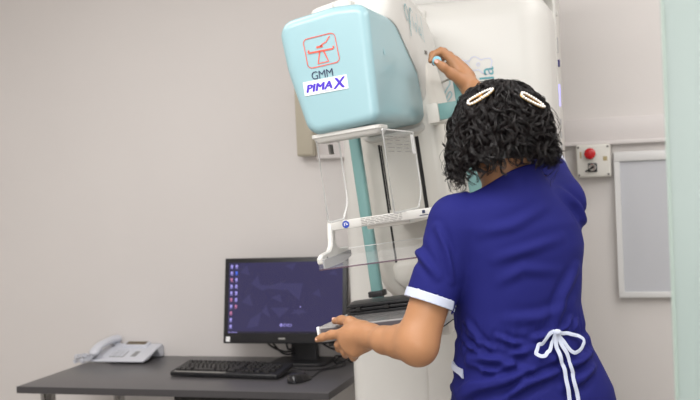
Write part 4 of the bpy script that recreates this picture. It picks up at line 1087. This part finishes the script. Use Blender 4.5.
# ------------------------------------------------------------------ hair
HC = V((-.386, 2.425))
HZ = [1.44, 1.47, 1.50, 1.53, 1.56, 1.59, 1.615, 1.635, 1.659, 1.673, 1.682]
HR = [.098, .112, .116, .114, .111, .106, .098, .086, .064, .038, .0]
def hair_r(z): return float(np.interp(z, HZ, HR))
def hair_pt(z, a, k=1.0, d=0.0):
    r = max(hair_r(z) * k + d, 0); return V((HC.x + math.cos(a) * r, HC.y + math.sin(a) * r * 1.02, z))
def hair():
    pr = bpy.data.objects['person']
    face = math.radians(118)
    # underlying mass, open at the face
    bm = bmesh.new(); na = 56; zs = [1.681, 1.676, 1.668, 1.655, 1.64, 1.62, 1.60, 1.57, 1.54, 1.515, 1.498]
    grid = []
    for z in zs: grid.append([bm.verts.new(hair_pt(z, 2 * PI * i / na, .94, -.006)) for i in range(na)])
    for j in range(len(zs) - 1):
        for i in range(na):
            a = 2 * PI * (i + .5) / na; df = abs((a - face + PI) % (2 * PI) - PI)
            if zs[j] < 1.61 and df < 1.0: continue
            if zs[j + 1] < 1.50 and df < 1.6: continue
            bm.faces.new((grid[j][i], grid[j][(i + 1) % na], grid[j + 1][(i + 1) % na], grid[j + 1][i]))
    bmesh.ops.remove_doubles(bm, verts=bm.verts, dist=1e-5)
    # wavy locks: many thin strands each
    r_ = random.Random(11); VV, FF = [], []; base = 0
    def strand(P, R, seg=3):
        nonlocal base
        P = np.asarray(P); n = len(P); t = np.gradient(P, axis=0); t /= np.linalg.norm(t, axis=1, keepdims=True) + 1e-9
        u = np.cross(t, A3(.31, .47, .83)); u /= np.linalg.norm(u, axis=1, keepdims=True) + 1e-9; w = np.cross(t, u)
        th = np.arange(seg) * 2 * PI / seg
        X = P[:, None, :] + R[:, None, None] * (u[:, None, :] * np.cos(th)[None, :, None] + w[:, None, :] * np.sin(th)[None, :, None])
        VV.append(X.reshape(-1, 3)); i = np.arange(n - 1)[:, None] * seg; k = np.arange(seg)[None, :]; k2 = (k + 1) % seg
        FF.append(np.stack([i + k, i + k2, i + seg + k2, i + seg + k], -1).reshape(-1, 4) + base); base += n * seg
    def lock(z0, z1, a0, drift, lift, rad, wl, ph, hand, ns, tipout):
        n = max(12, int((z0 - z1) / .0036)); T = np.linspace(0, 1, n + 1)
        z = z0 + (z1 - z0) * T; a = a0 + drift * T + .10 * np.sin(T * 5 + ph)
        r = np.interp(z, HZ, HR) + lift + tipout * np.clip(T - .7, 0, 1) ** 2
        # near the crown the hair leaves the parting smoothly
        C = np.stack([HC.x + np.cos(a) * r, HC.y + np.sin(a) * r * 1.02, z], 1)
        d = np.linalg.norm(np.diff(C, axis=0), axis=1); ax = np.concatenate([[0], np.cumsum(d)])
        t = np.gradient(C, axis=0); t /= np.linalg.norm(t, axis=1, keepdims=True)
        out = np.stack([np.cos(a), np.sin(a), 0.25 + 0 * a], 1); b = np.cross(t, out); b /= np.linalg.norm(b, axis=1, keepdims=True); o2 = np.cross(b, t)
        w = np.clip(ax / .06, 0.05, 1) * (1 + .3 * T)
        for s in range(ns):
            jx, jy, jp = r_.gauss(0, .0019), r_.gauss(0, .0017), r_.gauss(0, .18); q = 1 + r_.gauss(0, .12)
            th = hand * ax / wl * 2 * PI + ph + jp
            P = C + b * ((np.cos(th) * rad * w * q + jx * (1 - .4 * T))[:, None]) + o2 * ((np.sin(th) * rad * .75 * w * q + jy)[:, None])
            strand(P, r_.uniform(.0007, .0012) * (1 - .75 * np.clip((T - .7) / .3, 0, 1)))
    for i in range(560):
        a0 = r_.uniform(0, 2 * PI); rel = (a0 - face + PI) % (2 * PI) - PI; df = abs(rel)
        u = r_.random(); z0 = 1.6805 - .156 * u ** 1.7
        if df < .95 and z0 < 1.64: a0 = face + math.copysign(r_.uniform(1.0, 1.8), rel); df = 1.3
        z1 = r_.uniform(1.452, 1.495) if r_.random() < .6 else r_.uniform(1.48, 1.56)
        z1 += .020 * max(0, math.cos(a0 - math.radians(10))); side = math.cos(a0 - math.radians(205)); z1 -= .020 * max(0, side) ** 2 * r_.random()
        mb = math.exp(-((((a0 - math.radians(298)) + PI) % (2 * PI) - PI) / .75) ** 2); z1 += .020 * mb
        if df < .95: z1 = r_.uniform(1.60, 1.63)
        z1 = min(z1, z0 - .05)
        lock(z0, z1, a0, r_.uniform(-.28, .28), r_.uniform(-.010, .006) - (.0 if z0 < 1.66 else .004), r_.uniform(.006, .0125), r_.uniform(.045, .080), r_.uniform(0, 2 * PI), r_.choice((-1, 1)), r_.choice((8, 10, 13)), r_.uniform(-.10, .22))
    # a few loose locks flicking out at the left and single fly-away hairs
    for i in range(10):
        lock(1.56 + r_.uniform(-.03, .03), 1.445 + r_.uniform(-.012, .02), math.radians(205) + r_.uniform(-.35, .45), r_.uniform(-.1, .1), .004, .010, .05, r_.uniform(0, 6), 1, 7, .28)
    for i in range(46):
        a = math.radians(197.4) + r_.uniform(-.7, .9) if i < 30 else math.radians(10) + r_.uniform(-.5, .4); z0 = r_.uniform(1.50, 1.63); T = np.linspace(0, 1, 16); ph = r_.uniform(0, 6)
        z = z0 - .085 * T; r = np.interp(z, HZ, HR) + .003 + r_.uniform(.008, .026) * np.sin(T * PI * .9); aa = a + .2 * T
        strand(np.stack([HC.x + np.cos(aa) * r + .004 * np.sin(ph + T * 9), HC.y + np.sin(aa) * r + .004 * np.cos(ph + T * 8), z], 1), np.full(16, .00045))
    VV = np.concatenate(VV); FF = np.concatenate(FF)
    me = bpy.data.meshes.new('hair'); tmp = bpy.data.meshes.new('t'); bm.to_mesh(tmp); bm.free()
    nv0 = len(tmp.vertices); c0 = np.empty(nv0 * 3, dtype=np.float32); tmp.vertices.foreach_get('co', c0)
    f0 = [tuple(q.vertices) for q in tmp.polygons]; bpy.data.meshes.remove(tmp)
    lv = np.concatenate([np.array([i for q in f0 for i in q], dtype=np.int32), (FF + nv0).ravel().astype(np.int32)])
    ln = np.concatenate([np.array([len(q) for q in f0], dtype=np.int32), np.full(len(FF), 4, dtype=np.int32)])
    me.vertices.add(nv0 + len(VV)); me.vertices.foreach_set('co', np.concatenate([c0, VV.ravel()]).astype(np.float32))
    me.loops.add(len(lv)); me.loops.foreach_set('vertex_index', lv)
    me.polygons.add(len(ln)); me.polygons.foreach_set('loop_start', np.concatenate([[0], np.cumsum(ln)[:-1]]).astype(np.int32)); me.polygons.foreach_set('loop_total', ln)
    me.update(calc_edges=True); me.validate()
    link_mesh('hair', me, M_hair, pr, label='curly black bobbed hair')
hair()

# two pearl clips in the hair
def hair_clip(p, q, label):
    def surf(p):
        p = V(p); z = p.z
        # walk along the camera-facing side of the hair
        d = V((Fv.x, Fv.y, 0)).normalized(); best = None
        for k in range(400):
            c = p - d * .3 + d * k * .0015
            if (V((c.x, c.y)) - HC).length < hair_r(z) + .017: best = c; break
        return best or p
    p, q = surf(p), surf(q); m = (p + q) / 2; o2 = V((m.x - HC.x, m.y - HC.y, .05)).normalized(); t = (q - p).normalized(); o2 = (o2 - t * o2.dot(t)).normalized(); w = o2.cross(t)
    r = root('hair_clip', m, label, 'hair clip', 'pearl clips in the hair')
    ring = []; L = (q - p).length
    for a in np.linspace(0, 2 * PI, 40, endpoint=False):
        ca, sa = math.cos(a), math.sin(a); ring.append(m + t * L / 2 * math.copysign(abs(ca) ** .75, ca) + w * .0068 * math.copysign(abs(sa) ** .8, sa) * (1 - .35 * ca))
    obj('clip_frame', tube([x - o2 * .0015 for x in ring], .0020, seg=8, closed=True), M_gold, r, label='gold clip frame')
    obj('clip_bar', tube([p - o2 * .003, m - o2 * .001, q - o2 * .003], .0016, seg=8), M_gold, r)
    b = bmesh.new(); bmesh.ops.create_uvsphere(b, u_segments=10, v_segments=8, radius=.0031); me = bpy.data.meshes.new('pearl'); b.to_mesh(me); b.free(); me.materials.append(M_pearl)
    me.polygons.foreach_set('use_smooth', [True] * len(me.polygons))
    per = 0; acc = []; tot = sum((ring[(i + 1) % 40] - ring[i]).length for i in range(40)); N_ = int(tot / .0062)
    cum = [0]
    for i in range(40): cum.append(cum[-1] + (ring[(i + 1) % 40] - ring[i]).length)
    for k in range(N_):
        s = tot * k / N_; i = max(j for j in range(40) if cum[j] <= s); f = (s - cum[i]) / (cum[i + 1] - cum[i]); pt = ring[i].lerp(ring[(i + 1) % 40], f)
        e = bpy.data.objects.new('pearl', me); COL.objects.link(e); e.parent = r; e.location = pt + o2 * .0022 - m
hair_clip((-.445, 2.338, 1.625), (-.392, 2.356, 1.654), 'pearl and gold hair clip on the left side of the head, below the raised hand')
hair_clip((-.334, 2.373, 1.640), (-.284, 2.389, 1.610), 'pearl and gold hair clip on the right side of the head')

# ------------------------------------------------------------------ light
def area(name, loc, size, power, col=(1, 0.99, 0.98), rot=(0, 0, 0), sy=None):
    l = bpy.data.lights.new(name, 'AREA'); l.energy = power; l.size = size; l.color = col
    if sy: l.shape = 'RECTANGLE'; l.size_y = sy
    o = bpy.data.objects.new(name, l); COL.objects.link(o); o.location = loc; o.rotation_euler = rot
    return o
area('overhead_light', (-1.1, 1.1, ZC - 0.02), 1.6, 29, sy=1.2)
area('overhead_light', (0.9, 1.9, ZC - 0.02), 1.2, 13, sy=1.2)
area('overhead_light', (-0.6, -0.8, ZC - 0.02), 1.6, 20, sy=1.2)  # added fill at the rear, evens out light on the back wall
area('overhead_light', (0.4, 3.2, ZC - 0.02), 1.0, 4, sy=0.6)  # added wall wash, brightens the wall right of the column
area('overhead_light', (-1.9, 2.6, ZC - 0.02), 1.2, 6, sy=0.6)  # added wall wash, lifts the left part of the back wall
area('rear_fill', (0.7, Y0 + 0.03, 1.75), 1.5, 15, rot=(math.radians(90), 0, 0), sy=1.3, col=(0.97, 0.985, 1.0))  # added cool frontal fill behind the camera; no window is built here
w = bpy.data.worlds.new('world'); scene.world = w; w.use_nodes = True
w.node_tree.nodes['Background'].inputs[0].default_value = (0.9, 0.93, 1, 1); w.node_tree.nodes['Background'].inputs[1].default_value = 0.3
scene.view_settings.view_transform = 'Standard'; scene.view_settings.look = 'None'
scene.view_settings.gamma = 1; scene.view_settings.exposure = 1.02; scene.view_settings.use_curve_mapping = False
